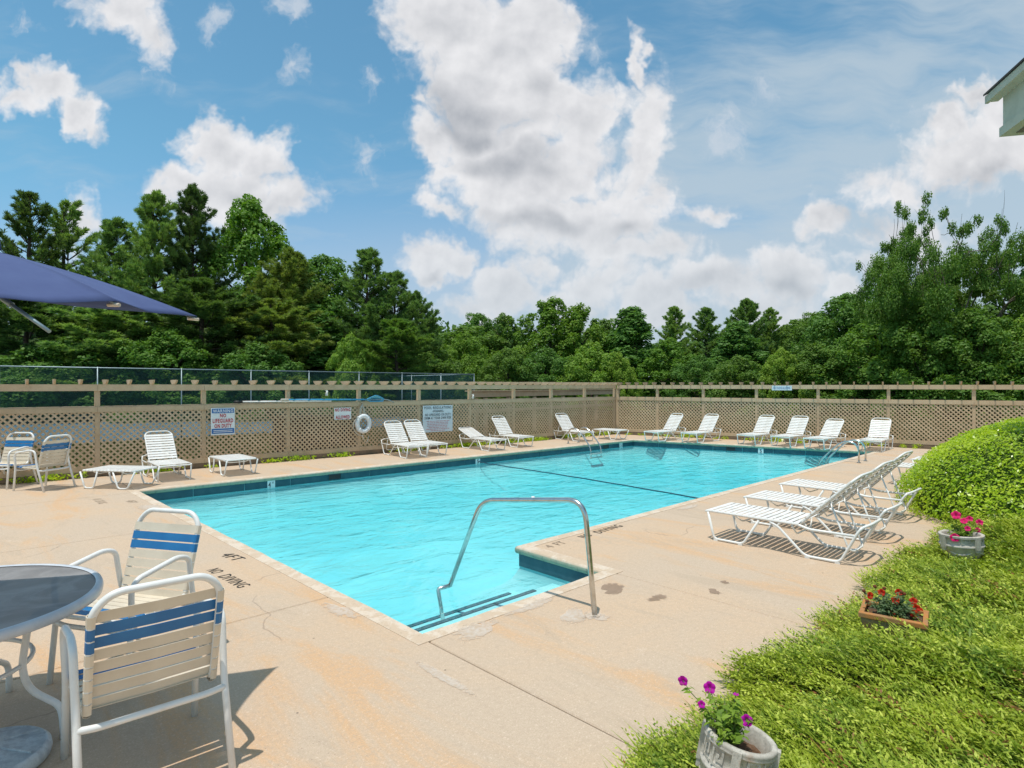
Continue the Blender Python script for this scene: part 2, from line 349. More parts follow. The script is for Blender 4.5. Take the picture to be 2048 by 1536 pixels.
M['stem'] = worn('green_stem', (.10,.15,.03), (.12,.13,.05), .6, 20)
M['magenta'] = leaf_mat('magenta_petal', (.55,.006,.42), (.48,.005,.36), (.62,.02,.48), nscale=30, tint=False)
M['pink'] = leaf_mat('hot_pink_petal', (.78,.015,.18), (.72,.012,.16), (.82,.04,.24), nscale=30, tint=False)
M['red'] = leaf_mat('orange_red_petal', (.62,.045,.008), (.52,.02,.008), (.70,.09,.012), nscale=30, tint=False)
M['seed'] = worn('spent_flower_head', (.16,.035,.012), (.10,.03,.01), .9, 30)
def stone_mat():
    m, N = base_mat('cast_stone')
    tc = N.n('ShaderNodeTexCoord').outputs['Object']
    a = N.noise(tc, 14, 8, .7).outputs[0]; b = N.noise(tc, 90, 4, .7).outputs[0]; r = N.noise(tc, 5, 6, .65).outputs[0]
    c = N.mix(N.sstep(a, .35, .65), (.40,.365,.31), (.56,.52,.45))
    c = N.mix(N.m('MULTIPLY', N.sstep(b, .5, .7), .5), c, (.20,.18,.16))
    c = N.mix(N.m('MULTIPLY', N.sstep(r, .58, .70), .55), c, (.42,.20,.09))
    fin(N, c, .9, 0, b, .5, .003, .2); return m
M['stone'] = stone_mat()
M['terracotta'] = worn('stained_terracotta', (.48,.20,.06), (.34,.19,.09), .85, 9, lo=.38, hi=.62, fine=50, bstr=.4, spec=.2)
M['terracotta_side'] = worn('mossy_terracotta', (.24,.19,.13), (.36,.20,.09), .9, 7, lo=.4, hi=.65, fine=40, bstr=.4, spec=.2)
def glass_mat():
    m, N = base_mat('obscure_table_glass')
    tc = N.n('ShaderNodeTexCoord').outputs['Object']
    a = N.noise(tc, 3.5, 7, .65, 1.0).outputs[0]; f = N.noise(tc, 260, 2, .5).outputs[0]
    c = N.mix(N.sstep(a, .40, .65), (.28,.26,.25), (.40,.375,.36))
    b = N.n('ShaderNodeBsdfPrincipled', {'Base Color': c, 'Roughness': .5, 'Specular IOR Level': .35})
    bp = N.n('ShaderNodeBump', {'Strength': .25, 'Distance': .001, 'Height': f}); N.t.links.new(bp.outputs[0], b.inputs['Normal'])
    t = N.n('ShaderNodeBsdfTransparent', {'Color': (.6, .66, .70, 1)})
    mx = N.n('ShaderNodeMixShader', {0: .28, 1: b.outputs[0], 2: t.outputs[0]})
    o = N.n('ShaderNodeOutputMaterial'); N.t.links.new(mx.outputs[0], o.inputs[0]); return m
M['glass'] = glass_mat()

# ------------------------------------------------------------------ mesh helpers
class MB:
    def __init__(s): s.v = []; s.f = []; s.mi = []; s.smooth = []
    def add(s, vs, fs, mi=0, sm=False):
        o = len(s.v); s.v += [tuple(v) for v in vs]; s.f += [tuple(i+o for i in f) for f in fs]
        s.mi += [mi]*len(fs); s.smooth += [sm]*len(fs); return s
    def box(s, c, d, rot=None, mi=0):
        x, y, z = d[0]/2, d[1]/2, d[2]/2
        vs = [Vector(p) for p in ((-x,-y,-z),(x,-y,-z),(x,y,-z),(-x,y,-z),(-x,-y,z),(x,-y,z),(x,y,z),(-x,y,z))]
        if rot is not None: vs = [rot @ v for v in vs]
        vs = [v+Vector(c) for v in vs]
        return s.add(vs, [(0,3,2,1),(4,5,6,7),(0,1,5,4),(1,2,6,5),(2,3,7,6),(3,0,4,7)], mi)
    def prism(s, poly, z0, z1, mi=0, side=None):
        n = len(poly); side = mi if side is None else side
        s.add([(p[0], p[1], z0) for p in poly]+[(p[0], p[1], z1) for p in poly], [tuple(range(n, 2*n)), tuple(range(n-1, -1, -1))], mi)
        o = len(s.v)-2*n
        for i in range(n):
            j = (i+1) % n; s.f.append((o+i, o+j, o+n+j, o+n+i)); s.mi.append(side); s.smooth.append(False)
        return s
    def tube(s, pts, r, n=8, closed=False, mi=0, cap=True, flat=1.0, up=None):
        pts = [Vector(p) for p in pts]; m = len(pts); rs = r if hasattr(r, '__len__') else [r]*m
        vs = []; prev = None
        for i, p in enumerate(pts):
            a = pts[(i-1) % m] if (closed or i > 0) else p; b = pts[(i+1) % m] if (closed or i < m-1) else p
            t = (b-a); t = t.normalized() if t.length > 1e-9 else Vector((0,0,1))
            if prev is None:
                ref = Vector(up) if up is not None else (Vector((0,0,1)) if abs(t.z) < .9 else Vector((1,0,0)))
                nx = (ref - t*ref.dot(t)).normalized()
            else:
                nx = prev - t*prev.dot(t); nx = nx.normalized() if nx.length > 1e-6 else t.orthogonal().normalized()
            prev = nx; ny = t.cross(nx)
            for k in range(n):
                an = 2*PI*k/n; vs.append(p + (nx*math.cos(an) + ny*math.sin(an)*flat)*rs[i])
        fs = []
        for i in range(m if closed else m-1):
            for k in range(n):
                a = i*n+k; b = i*n+(k+1) % n; c = ((i+1) % m)*n+(k+1) % n; d = ((i+1) % m)*n+k
                fs.append((a, b, c, d))
        s.add(vs, fs, mi, True)
        if cap and not closed:
            o = len(s.v)-len(vs)
            s.f += [tuple(o+k for k in range(n-1, -1, -1)), tuple(o+(m-1)*n+k for k in range(n))]; s.mi += [mi, mi]; s.smooth += [False, False]
        return s
    def lathe(s, prof, n=32, c=(0,0,0), mi=0, sm=True, sx=1, sy=1):
        vs = []; fs = []
        for (r, z) in prof:
            for k in range(n):
                a = 2*PI*k/n; vs.append((c[0]+r*math.cos(a)*sx, c[1]+r*math.sin(a)*sy, c[2]+z))
        for i in range(len(prof)-1):
            for k in range(n):
                fs.append((i*n+k, i*n+(k+1) % n, (i+1)*n+(k+1) % n, (i+1)*n+k))
        return s.add(vs, fs, mi, sm)
    def disc(s, r, z, n=32, c=(0,0), mi=0, sx=1, sy=1):
        return s.add([(c[0]+r*math.cos(2*PI*k/n)*sx, c[1]+r*math.sin(2*PI*k/n)*sy, z) for k in range(n)], [tuple(range(n))], mi)
    def mesh(s, name, mats):
        me = bpy.data.meshes.new(name); me.from_pydata(s.v, [], s.f)
        for m in (mats if isinstance(mats, (list, tuple)) else [mats]): me.materials.append(m)
        me.polygons.foreach_set('material_index', s.mi); me.polygons.foreach_set('use_smooth', s.smooth)
        me.update(); return me
def rnd(pts, rad=.08, seg=5, closed=False):
    """polyline with filleted corners"""
    pts = [Vector(p) for p in pts]; out = []; m = len(pts)
    for i, p in enumerate(pts):
        if not closed and i in (0, m-1): out.append(p); continue
        a = pts[(i-1) % m]; b = pts[(i+1) % m]
        r = min(rad, (a-p).length*.48, (b-p).length*.48)
        p0 = p+(a-p).normalized()*r; p1 = p+(b-p).normalized()*r
        for k in range(seg+1):
            t = k/seg; out.append(p0*(1-t)**2 + p*2*t*(1-t) + p1*t*t)
    return out
def fast_mesh(name, verts, faces, mats, mi=None, smooth=False):
    """verts (n,3), faces (m,k) numpy"""
    me = bpy.data.meshes.new(name); k = faces.shape[1]
    me.vertices.add(len(verts)); me.vertices.foreach_set('co', verts.astype(np.float32).ravel())
    me.loops.add(faces.size); me.loops.foreach_set('vertex_index', faces.astype(np.int32).ravel())
    me.polygons.add(len(faces)); me.polygons.foreach_set('loop_start', np.arange(0, faces.size, k, dtype=np.int32))
    for m in (mats if isinstance(mats, (list, tuple)) else [mats]): me.materials.append(m)
    if mi is not None: me.polygons.foreach_set('material_index', mi.astype(np.int32))
    me.update(calc_edges=True); return me
def link(name, me, parent=None, loc=None, rz=None):
    o = bpy.data.objects.new(name, me); COL.objects.link(o)
    if parent is not None: o.parent = parent
    if loc is not None: o.location = loc
    if rz is not None: o.rotation_euler = (0, 0, rz)
    return o
def part(name, mb, mat, parent, **k): return link(name, mb.mesh(name, mat), parent, **k)
def tag(o, label=None, cat=None, group=None, kind=None):
    if label: o['label'] = label
    if cat: o['category'] = cat
    if group: o['group'] = group
    if kind: o['kind'] = kind
    return o
def thing(name, label, cat, loc=(0,0,0), rz=0, group=None):
    o = bpy.data.objects.new(name, None); COL.objects.link(o); o.empty_display_size = .1
    o.location = loc; o.rotation_euler = (0, 0, rz); return tag(o, label, cat, group)
def children(o, table): return table.get(o.name, [])
def copy_tree(o, kids, parent=None):
    c = o.copy(); COL.objects.link(c); c.parent = parent
    for ch in kids.get(o.name, []): copy_tree(ch, kids, c)
    return c
def kid_table():
    t = {}
    for o in bpy.data.objects:
        if o.parent: t.setdefault(o.parent.name, []).append(o)
    return t
_fontcache = {}
def text_mesh(body, w, h, mat, bold=0.0):
    """flat lettering w wide, h high, in x-y, centred"""
    cu = bpy.data.curves.new('lettering', 'FONT'); cu.body = body; cu.align_x = 'CENTER'; cu.size = 1; cu.space_character = 1.15; cu.offset = bold; cu.resolution_u = 2
    ob = bpy.data.objects.new('tmp', cu); COL.objects.link(ob)
    me = bpy.data.meshes.new_from_object(ob.evaluated_get(bpy.context.evaluated_depsgraph_get()))
    bpy.data.objects.remove(ob); bpy.data.curves.remove(cu)
    n = len(me.vertices); co = np.zeros(n*3, np.float32); me.vertices.foreach_get('co', co); co = co.reshape(-1, 3)
    mn = co.min(0); mx = co.max(0)
    co[:, 0] = (co[:, 0]-(mn[0]+mx[0])/2)/(mx[0]-mn[0])*w; co[:, 1] = (co[:, 1]-(mn[1]+mx[1])/2)/max(mx[1]-mn[1], 1e-6)*h
    me.vertices.foreach_set('co', co.ravel()); me.materials.clear(); me.materials.append(mat); me.update(); me.name = 'lettering'
    return me

# ------------------------------------------------------------------ ground
P1, P2, P3, P4, P5, P6 = (2.54,11.93), (16.98,11.73), (18.67,4.95), (4.75,4.80), (4.72,3.57), (2.55,3.57)
def fy(x): return 14.5-.05*x                      # line of the left fence
CORN = (18.51, fy(18.51)); RD = Vector((2.0, -8.5)).normalized()
def frp(q): return (CORN[0]+RD.x*q, CORN[1]+RD.y*q)   # line of the right fence
gm = MB(); zg = -.12
hx0, hx1, hy0, hy1 = -7.0, 21.5, -4.0, 15.2
B = 900
for (a, b, c, d) in ((-B, -B, B, hy0), (-B, hy1, B, B), (-B, hy0, hx0, hy1), (hx1, hy0, B, hy1)):
    gm.add([(a,b,zg),(c,b,zg),(c,d,zg),(a,d,zg)], [(0,1,2,3)])
tag(link('ground', gm.mesh('ground', M['grass'])), kind='structure')
# footing under the deck (what shows in the joints), open over the pool
dk = MB()
for poly in ([(hx0,hy0),(P6[0],hy0),(P6[0],hy1),(hx0,hy1)], [(P6[0],hy0),(P5[0],hy0),(P5[0],P5[1]),(P6[0],P6[1])],
             [(P5[0],hy0),(21.6,hy0),(21.6,4.95),P3,P4,P5], [P1,P2,(16.98,15.2),(P1[0],15.2)], [P2,P3,(21.6,4.95),(21.6,15.2),(16.98,15.2)]):
    dk.add([(x,y,-.06) for x, y in poly], [tuple(range(len(poly)))])
tag(link('deck_footing', dk.mesh('deck_footing', M['fence_base'])), kind='structure')
deck = tag(bpy.data.objects.new('pool_deck', None), kind='structure'); COL.objects.link(deck)
def inset(poly, d):
    n = len(poly); out = []
    for i in range(n):
        a, p, b = Vector(poly[i-1]), Vector(poly[i]), Vector(poly[(i+1) % n])
        n1 = (p-a).normalized(); n2 = (b-p).normalized(); m1 = Vector((-n1.y, n1.x)); m2 = Vector((-n2.y, n2.x))
        k = m1+m2; k = k/max(k.dot(m1), .2) if k.length > 1e-6 else m1
        out.append((p.x+k.x*d, p.y+k.y*d))
    return out
FE = .12
def slab(poly, z=0.0):
    a = sum(poly[i][0]*poly[(i+1) % len(poly)][1]-poly[(i+1) % len(poly)][0]*poly[i][1] for i in range(len(poly)))
    if a < 0: poly = poly[::-1]
    p0 = inset(poly, .005); p1 = inset(poly, .013); n = len(poly)
    mb = MB()
    mb.add([(x,y,-.055) for x, y in p0]+[(x,y,z-.008) for x, y in p0]+[(x,y,z) for x, y in p1],
           [tuple(range(2*n, 3*n))]+[(i, (i+1) % n, n+(i+1) % n, n+i) for i in range(n)]+[(n+i, n+(i+1) % n, 2*n+(i+1) % n, 2*n+i) for i in range(n)])
    return part('slab', mb, M['deck'], deck)
fB = lambda x: fy(x)-FE
slab([(-7,-4),(-1.6,-4),(-1.6,4.78),(-7,4.78)]); slab([(-1.6,-4),(2.53,-4),(2.53,4.78),(-1.6,4.78)])
slab([(-7,4.78),(2.53,4.78),(2.53,8.5),(-7,8.5)]); slab([(-7,8.5),(2.53,8.5),(2.53,11.75),(-7,11.75)])
slab([(-7,11.75),(2.53,11.75),(2.55,11.93),(2.55,fB(2.55)),(-7,14.6)])
slab([(2.53,-4),(4.735,-4),(4.735,3.57),(2.53,3.57)])
slab([(4.735,-4),(9.1,-4),(9.1,4.84),(4.75,4.80),(4.735,3.57)]); slab([(9.1,-4),(13.6,-4),(13.6,4.9),(9.1,4.84)])
slab([(13.6,-4),(18.0,-4),(18.0,4.945),(13.6,4.9)]); slab([(18.0,-4),(21.4,-4),(20.35,4.95),(18.0,4.945)])
ins_x = [2.55, 6.2, 9.85, 13.4, 16.98]
py = lambda x: 11.93-.2*(x-2.54)/14.44
for a, b in zip(ins_x[:-1], ins_x[1:]): slab([(a,py(a)),(b,py(b)),(b,fB(b)),(a,fB(a))])
rx = lambda y: CORN[0]+(CORN[1]-y)*2.0/8.5-.12
px = lambda y: 16.98+(11.73-y)*1.69/6.78
slab([(16.98,11.73),(rx(11.73),11.73),(rx(13.3),13.3),(18.2,fB(18.2)),(16.98,fB(16.98))])
for a, b in ((11.73,8.3),(8.3,4.95)): slab([(px(b),b),(rx(b),b),(rx(a),a),(px(a),a)])

# coping, tile band, pool shell, water
pool = tag(bpy.data.objects.new('swimming_pool', None), kind='structure'); COL.objects.link(pool)
PO = [P6, P1, P2, P3, P4, P5]            # clockwise seen from above
PO_ccw = PO[::-1]
outer = inset(PO_ccw, -.115); inner = inset(PO_ccw, .035); wall = PO_ccw
n = 6
for i in range(n):
    j = (i+1) % n; a0, a1, b0, b1 = Vector(outer[i]), Vector(outer[j]), Vector(inner[i]), Vector(inner[j])
    L = (a1-a0).length; k = 1
    mb = MB(); seg = max(1, int(L/.25))
    rows = []
    for q in range(seg+1):
        t = q/seg; o_ = a0.lerp(a1, t); i_ = b0.lerp(b1, t); w = rng.normal(0, .0035)
        d_ = (i_-o_).normalized(); i_ = i_+d_*w
        e = i_-d_*.02
        rows += [(o_.x,o_.y,-.02),(o_.x,o_.y,.004),(e.x,e.y,.004+rng.normal(0,.0008)),(i_.x,i_.y,-.018),(i_.x,i_.y,-.055),(e.x,e.y,-.075),(o_.x+d_.x*.15,o_.y+d_.y*.15,-.078)]
    for q in range(seg):
        for r in range(6):
            s_ = q*7+r
            mb.f.append((s_, s_+7, s_+8, s_+1)[::-1]); mb.mi.append(1 if r >= 3 else 0); mb.smooth.append(r in (2, 3, 4))
    mb.v = rows
    part('coping', mb, [M['coping'], M['lime']], pool)
tile_mb_cache = {}
for i in range(n):
    a, b = Vector(wall[i]), Vector(wall[(i+1) % n]); L = (b-a).length; d_ = (b-a)/L; nrm = Vector((-d_.y, d_.x))
    N_ = max(1, round(L/.9)); step = L/N_
    key = round(step, 3)
    if key not in tile_mb_cache:
        mb = MB(); mb.box((0, .004, -.145), (step-.010, .012, .135)); tile_mb_cache[key] = mb.mesh('tile', M['tile'])
    for q in range(N_):
        c = a+d_*(q+.5)*step
        link('tile', tile_mb_cache[key], pool, (c.x, c.y, 0), math.atan2(d_.y, d_.x))
sh = MB(); rings = [(0, -.076), (0, -.24), (.06, -.36), (.20, -.47), (.45, -.56), (.85, -.60)]
for (ins, z) in rings:
    sh.v += [(x, y, z-max(0, x-5)*.035*(ins/.85)) for x, y in (inset(PO_ccw, ins) if ins else PO_ccw)]
for q in range(len(rings)-1):
    for i in range(n):
        j = (i+1) % n; sh.f.append((q*n+i, q*n+j, (q+1)*n+j, (q+1)*n+i)); sh.mi.append(0); sh.smooth.append(q > 0)
sh.f.append(tuple(range((len(rings)-1)*n, len(rings)*n))); sh.mi.append(0); sh.smooth.append(False)
part('shell', sh, M['shell'], pool)
for (y0, y1, z0) in ((3.57, 4.27, -.28), (4.27, 4.72, -.44)):
    mb = MB(); mb.box(((2.55+4.72)/2, (y0+y1)/2, (z0-.85)/2), (2.17, y1-y0-.004, z0+.85)); st = part('step', mb, M['shell'], pool)
    x0, x1 = (2.62, 4.50) if y1 > 4.5 else (2.75, 4.42)
    for k in range(12):
        w = (x1-x0)/12; mb = MB(); mb.box((x0+w*(k+.5), y1-.03, z0+.004), (w-.006, .05, .012)); part('edge_tile', mb, M['tile'], st)
wt = MB(); wo = inset(PO_ccw, -.03); m_ = len(wo); WZ = -.185
wt.prism(wo, -1.2, WZ); tag(link('water', wt.mesh('water', M['water'])), kind='structure')
# depth markers, skimmers
def wall_item(u, v, z, name, label, cat, w, h, mat, txt=None, group=None):
    q = g(u, v, z); best = None
    for i in range(n):
        a, b = Vector(wall[i]), Vector(wall[(i+1) % n]); d_ = (b-a).normalized(); nr = Vector((-d_.y, d_.x)); dist = (Vector((q.x, q.y))-a).dot(nr); t = (Vector((q.x, q.y))-a).dot(d_)
        if -.5 < t < (b-a).length+.5 and (best is None or abs(dist) < abs(best[0])): best = (dist, a+d_*t, nr, d_)
    _, pos, nr, d_ = best
    rz = math.atan2(nr.y, nr.x)+PI/2
    e = thing(name, label, cat, (pos.x+nr.x*.013, pos.y+nr.y*.013, z), rz, group)
    mb = MB(); mb.box((0, -.004, 0), (w, .008, h)); part('face', mb, mat, e)
    if txt:
        for (tx, dx, dz, tw, th) in txt:
            o = link('numeral', text_mesh(tx, tw, th, M['ink_dark'], .02), e, (dx, -.0105, dz)); o.rotation_euler = (PI/2, 0, 0)
    return e
G_ = 'depth marker tiles on the waterline'
wall_item(536, 967, -.15, 'depth_marker', 'white 4 ft depth tile on the left end of the far pool wall', 'depth marker', .15, .15, M['ink_white'], [('4', -.035, 0, .05, .10), ('FT', .035, .03, .04, .04)], G_)
wall_item(943, 921, -.15, 'depth_marker', 'white depth tile where the dark rope meets the far pool wall', 'depth marker', .15, .15, M['ink_white'], [('5', 0, 0, .06, .10)], G_)
wall_item(1228, 889, -.14, 'depth_marker', 'white depth tile just right of the far ladder', 'depth marker', .15, .15, M['ink_white'], [('5', 0, 0, .06, .10)], G_)
wall_item(1523, 901, -.15, 'depth_marker', 'white depth tile in the middle of the right pool wall', 'depth marker', .15, .15, M['ink_white'], [('5', 0, 0, .06, .10)], G_)
for (u, v, lb) in ((657, 949, 'dark skimmer opening in the far pool wall below the life ring'), (1209, 892, 'small dark skimmer opening beside the far ladder'), (1463, 896, 'dark skimmer opening in the right pool wall')):
    e = thing('skimmer', lb, 'pool skimmer', (0,0,0), 0, 'skimmer openings in the pool wall')
    q = g(u, v, -.12); bi = 1 if True else 0
    best = None
    for i in range(n):
        a, b = Vector(wall[i]), Vector(wall[(i+1) % n]); d_ = (b-a).normalized(); nr = Vector((-d_.y, d_.x)); dist = (Vector((q.x, q.y))-a).dot(nr)
        if best is None or abs(dist) < abs(best[0]): best = (dist, a+d_*(Vector((q.x, q.y))-a).dot(d_), nr)
    _, pos, nr = best; e.location = (pos.x+nr.x*.012, pos.y+nr.y*.012, -.135); e.rotation_euler = (0, 0, math.atan2(nr.y, nr.x)+PI/2)
    mb = MB(); mb.box((0, -.002, 0), (.26, .006, .10)); part('mouth', mb, M['black'], e)
    mb = MB()
    for s in (-1, 1): mb.box((0, -.006, s*.055), (.30, .012, .012)); mb.box((s*.142, -.006, 0), (.014, .012, .10))
    part('frame', mb, M['tile'], e)

# stencilled markings on the deck
def stencil(txt, a, b, h, mat, label):
    a, b = Vector(a), Vector(b); d_ = b-a; c = (a+b)/2
    o = thing('deck_marking', label, 'deck marking', (c.x, c.y, .0045), math.atan2(d_.y, d_.x), 'stencilled warnings on the deck')
    x = 0; L = d_.length; per = L/len(txt)
    for w_ in txt.split(' '):
        wl = per*len(w_); link('lettering', text_mesh(w_, wl*.90, h, mat, 0), o, (-L/2+x+wl/2, 0, 0)); x += wl+per
    return o
stencil('NO DIVING', (1.99,6.30), (2.03,5.52), .12, M['stencil'], 'black NO DIVING stencil on the deck left of the pool')
stencil('4FT', (2.27,6.78), (2.31,6.42), .13, M['stencil'], 'black 4FT stencil beside the left pool edge')
stencil('NO DIVING', (5.55,4.58), (6.42,4.62), .12, M['stencil'], 'black NO DIVING stencil on the deck behind the steel handrail')
stencil('4 FT', (4.95,4.57), (5.25,4.58), .12, M['stencil_faint'], 'faded 4 FT stencil at the inner corner of the pool')
stencil('NO DIVING', (1.905,11.5), (1.905,10.95), .12, M['stencil_faint'], 'faded NO DIVING stencil near the far left pool corner')
stencil('4FT', (2.25,10.98), (2.25,10.7), .12, M['stencil_faint'], 'faded 4FT stencil next to the far left pool corner')
# patches: white repair paint and damp footprints
def patch(c, r, sx, rot, mat, name, label, seed, z=.004):
    rr = np.random.default_rng(seed); K = 28; ph = rr.uniform(0, 6.28, 4); pts = []
    for k in range(K):
        a = 2*PI*k/K; q = r*(1+.28*math.sin(2*a+ph[0])+.18*math.sin(3*a+ph[1])+.10*math.sin(7*a+ph[2])+.05*rr.normal())
        x, y = q*math.cos(a)*sx, q*math.sin(a); pts.append((c[0]+x*math.cos(rot)-y*math.sin(rot), c[1]+x*math.sin(rot)+y*math.cos(rot), z))
    mb = MB(); mb.add(pts, [tuple(range(K))]); return tag(part(name, mb, mat, None), label, 'stain' if 'stain' in name else 'paint patch')
def decal(name, c1, c2, rough, amt=1.0, sc=9):
    m, N = base_mat(name); tc = N.n('ShaderNodeTexCoord'); ge = N.n('ShaderNodeVectorMath', {0: tc.outputs['Generated'], 1: (.5, .5, .5)}, operation='SUBTRACT').outputs[0]
    sx = N.n('ShaderNodeSeparateXYZ', {0: ge}); q = N.m('SQRT', N.m('ADD', N.m('MULTIPLY', sx.outputs[0], sx.outputs[0]), N.m('MULTIPLY', sx.outputs[1], sx.outputs[1])))
    n = N.noise(tc.outputs['Object'], sc, 8, .72, .6).outputs[0]
    a = N.m('MULTIPLY', N.sstep(N.m('ADD', N.m('SUBTRACT', .47, q), N.m('MULTIPLY', N.m('SUBTRACT', n, .5), 1.5)), .0, .16), amt)
    b = N.n('ShaderNodeBsdfPrincipled', {'Base Color': N.mix(N.sstep(n, .4, .6), c1, c2), 'Roughness': rough, 'Specular IOR Level': .2})
    mx = N.n('ShaderNodeMixShader', {0: a, 1: N.n('ShaderNodeBsdfTransparent').outputs[0], 2: b.outputs[0]})
    o = N.n('ShaderNodeOutputMaterial'); N.t.links.new(mx.outputs[0], o.inputs[0]); return m
M['damp'] = decal('damp_concrete', (.30,.21,.145), (.35,.245,.175), .6, .62, 3)
M['chalk'] = decal('chalky_repair', (.74,.66,.58), (.64,.51,.39), .9, .6, 22)
patch((4.42,2.83), .075, 1.7, .1, M['damp'], 'water_stain', 'long damp stain on the deck right of the handrail post', 1)
patch((4.93,2.56), .055, 1.2, .8, M['damp'], 'water_stain', 'small damp stain midway to the juniper bed', 2)
patch((5.23,2.62), .045, 1.8, .5, M['damp'], 'water_stain', 'faint damp spot nearest the lounges', 3)
patch((4.36,3.22), .09, 2.0, .2, M['damp'], 'water_stain', 'damp stain beside the dark tile corner of the pool', 4)
patch((2.33,10.15), .13, 2.4, 1.3, M['chalk'], 'repair_patch', 'white repair patch at the left pool edge near the far corner', 5)
patch((3.62,3.05), .09, 2.2, .9, M['chalk'], 'repair_patch', 'curved chalky mark left of the handrail post', 6)
patch((3.74,2.93), .10, 1.2, 0, M['chalk'], 'repair_patch', 'chalky ring round the foot of the handrail', 7)
patch((3.55,3.43), .08, 3.2, .1, M['chalk'], 'repair_patch', 'white worn streak along the near pool edge', 8)
patch((2.9,3.38), .10, 2.6, .1, M['chalk'], 'repair_patch', 'white worn streak by the near pool corner', 9)
patch((2.36,4.4), .08, 3.2, 1.55, M['chalk'], 'repair_patch', 'white worn streak on the deck at the left pool edge', 10)
patch((2.28,3.0), .05, 5, 1.5, M['chalk'], 'repair_patch', 'thin chalky seam running from the near pool corner', 11)
patch((8.1,4.6), .09, 2.6, .1, M['chalk'], 'repair_patch', 'white patch at the pool edge behind the second lounge', 12)
# rope across the pool
mb = MB(); A_ = g(941, 921, -.16); B_ = g(1398, 997, -.17)
pts = [(A_.x, 11.80, -.15), (A_.x, 11.70, -.17), (A_.x+.0, 11.5, -.179)]
for t in np.linspace(.04, 1, 26): pts.append((A_.x+(B_.x-A_.x)*t+.10*math.sin(t*PI), 11.5+(4.86-11.5)*t, -.180+.002*math.sin(t*40)))
mb.tube(pts, .012, 6); tag(part('safety_rope', mb, M['dark_rope'], None), 'dark rope lying across the pool water', 'rope')

# ------------------------------------------------------------------ lattice fence
def lattice_mesh(W_, z0, z1, per=.116, sw=.036, th=.007):
    mb = MB(); H_ = z1-z0
    for lay, sg in ((0, 1), (1, -1)):
        c = -H_ if sg > 0 else 0
        lim = W_ if sg > 0 else W_+H_
        while c < lim:
            # line x = c + sg*z
            zs = [0, H_]; 
            lo = max(0, (0-c)*sg if sg > 0 else (c-W_)); hi = min(H_, (W_-c)*sg if sg > 0 else c)
            if hi-lo > .03:
                xa, xb = c+sg*lo, c+sg*hi; dx, dz = xb-xa, hi-lo; L = math.hypot(dx, dz); ux, uz = dx/L, dz/L; px_, pz = -uz*sw/2, ux*sw/2
                y = -.004+lay*(-th-.001)
                q = [(xa+px_, z0+lo+pz), (xb+px_, z0+hi+pz), (xb-px_, z0+hi-pz), (xa-px_, z0+lo-pz)]
                mb.add([(x, y, z) for x, z in q]+[(x, y-th, z) for x, z in q], [(0,1,2,3),(7,6,5,4),(0,4,5,1),(2,6,7,3)])
            c += per
    return mb
raf = MB()   # short rafter tail, ends undercut
def rafter_mesh(L=.48, t=.036, h=.095):
    mb = MB(); a = L/2; pr = [(-a, h), (a, h), (a-.02, h-.035), (a-.13, 0), (-a+.13, 0), (-a+.02, h-.035)]
    mb.add([(-t/2, y, z) for y, z in pr]+[(t/2, y, z) for y, z in pr], [tuple(range(6)), tuple(range(11, 5, -1))]+[(i, 6+i, 6+(i+1) % 6, (i+1) % 6) for i in range(6)])
    return mb.mesh('rafter', M['fence_wood'])
raf_me = rafter_mesh(); mb = MB(); mb.box((0,0,.90), (.088,.088,1.80)); post_me = mb.mesh('post', M['fence_wood'])
def fence_run(label, ox, oy, ang, posts, raf_list, Z_=(.13,1.28), face=-1):
    f = thing('lattice_fence', label, 'fence', (ox, oy, 0), ang)
    for i, q in enumerate(posts):
        link('post', post_me, f, (q, .05, -.10))
    for a, b in zip(posts[:-1], posts[1:]):
        W_ = b-a
        o = link('lattice_panel', lattice_mesh(W_-.09, *Z_).mesh('lattice_panel', M['fence_wood']), f, (a+.045, .012, 0)); o['kind'] = 'stuff'
        mb = MB(); mb.box(((a+b)/2, -.005, 1.325), (W_-.004, .03, .10)); part('top_rail', mb, M['fence_wood'], f)
        mb = MB(); mb.box(((a+b)/2, .055, 1.384), (W_-.09, .10, .022)); part('cap_rail', mb, M['fence_wood'], f)
        mb = MB(); mb.box(((a+b)/2, -.005, .155), (W_-.004, .03, .10)); part('bottom_rail', mb, M['fence_wood'], f)
        mb = MB(); mb.box(((a+b)/2, .03, .055), (W_-.006, .09, .088)); mb.box(((a+b)/2, .035, -.04), (W_-.006, .10, .09)); part('base_timber', mb, M['fence_base'], f)
        for y in (-.018, .115):
            mb = MB(); mb.box(((a+b)/2, y, 1.765), (W_-.005, .038, .13)); part('beam', mb, M['fence_wood'], f)
    for q in raf_list:
        o = link('rafter', raf_me, f, (q, .048, 1.832+random.uniform(-.004,.004))); o.rotation_euler = (random.gauss(0,.006), random.gauss(0,.02), random.gauss(0,.03))
    return f
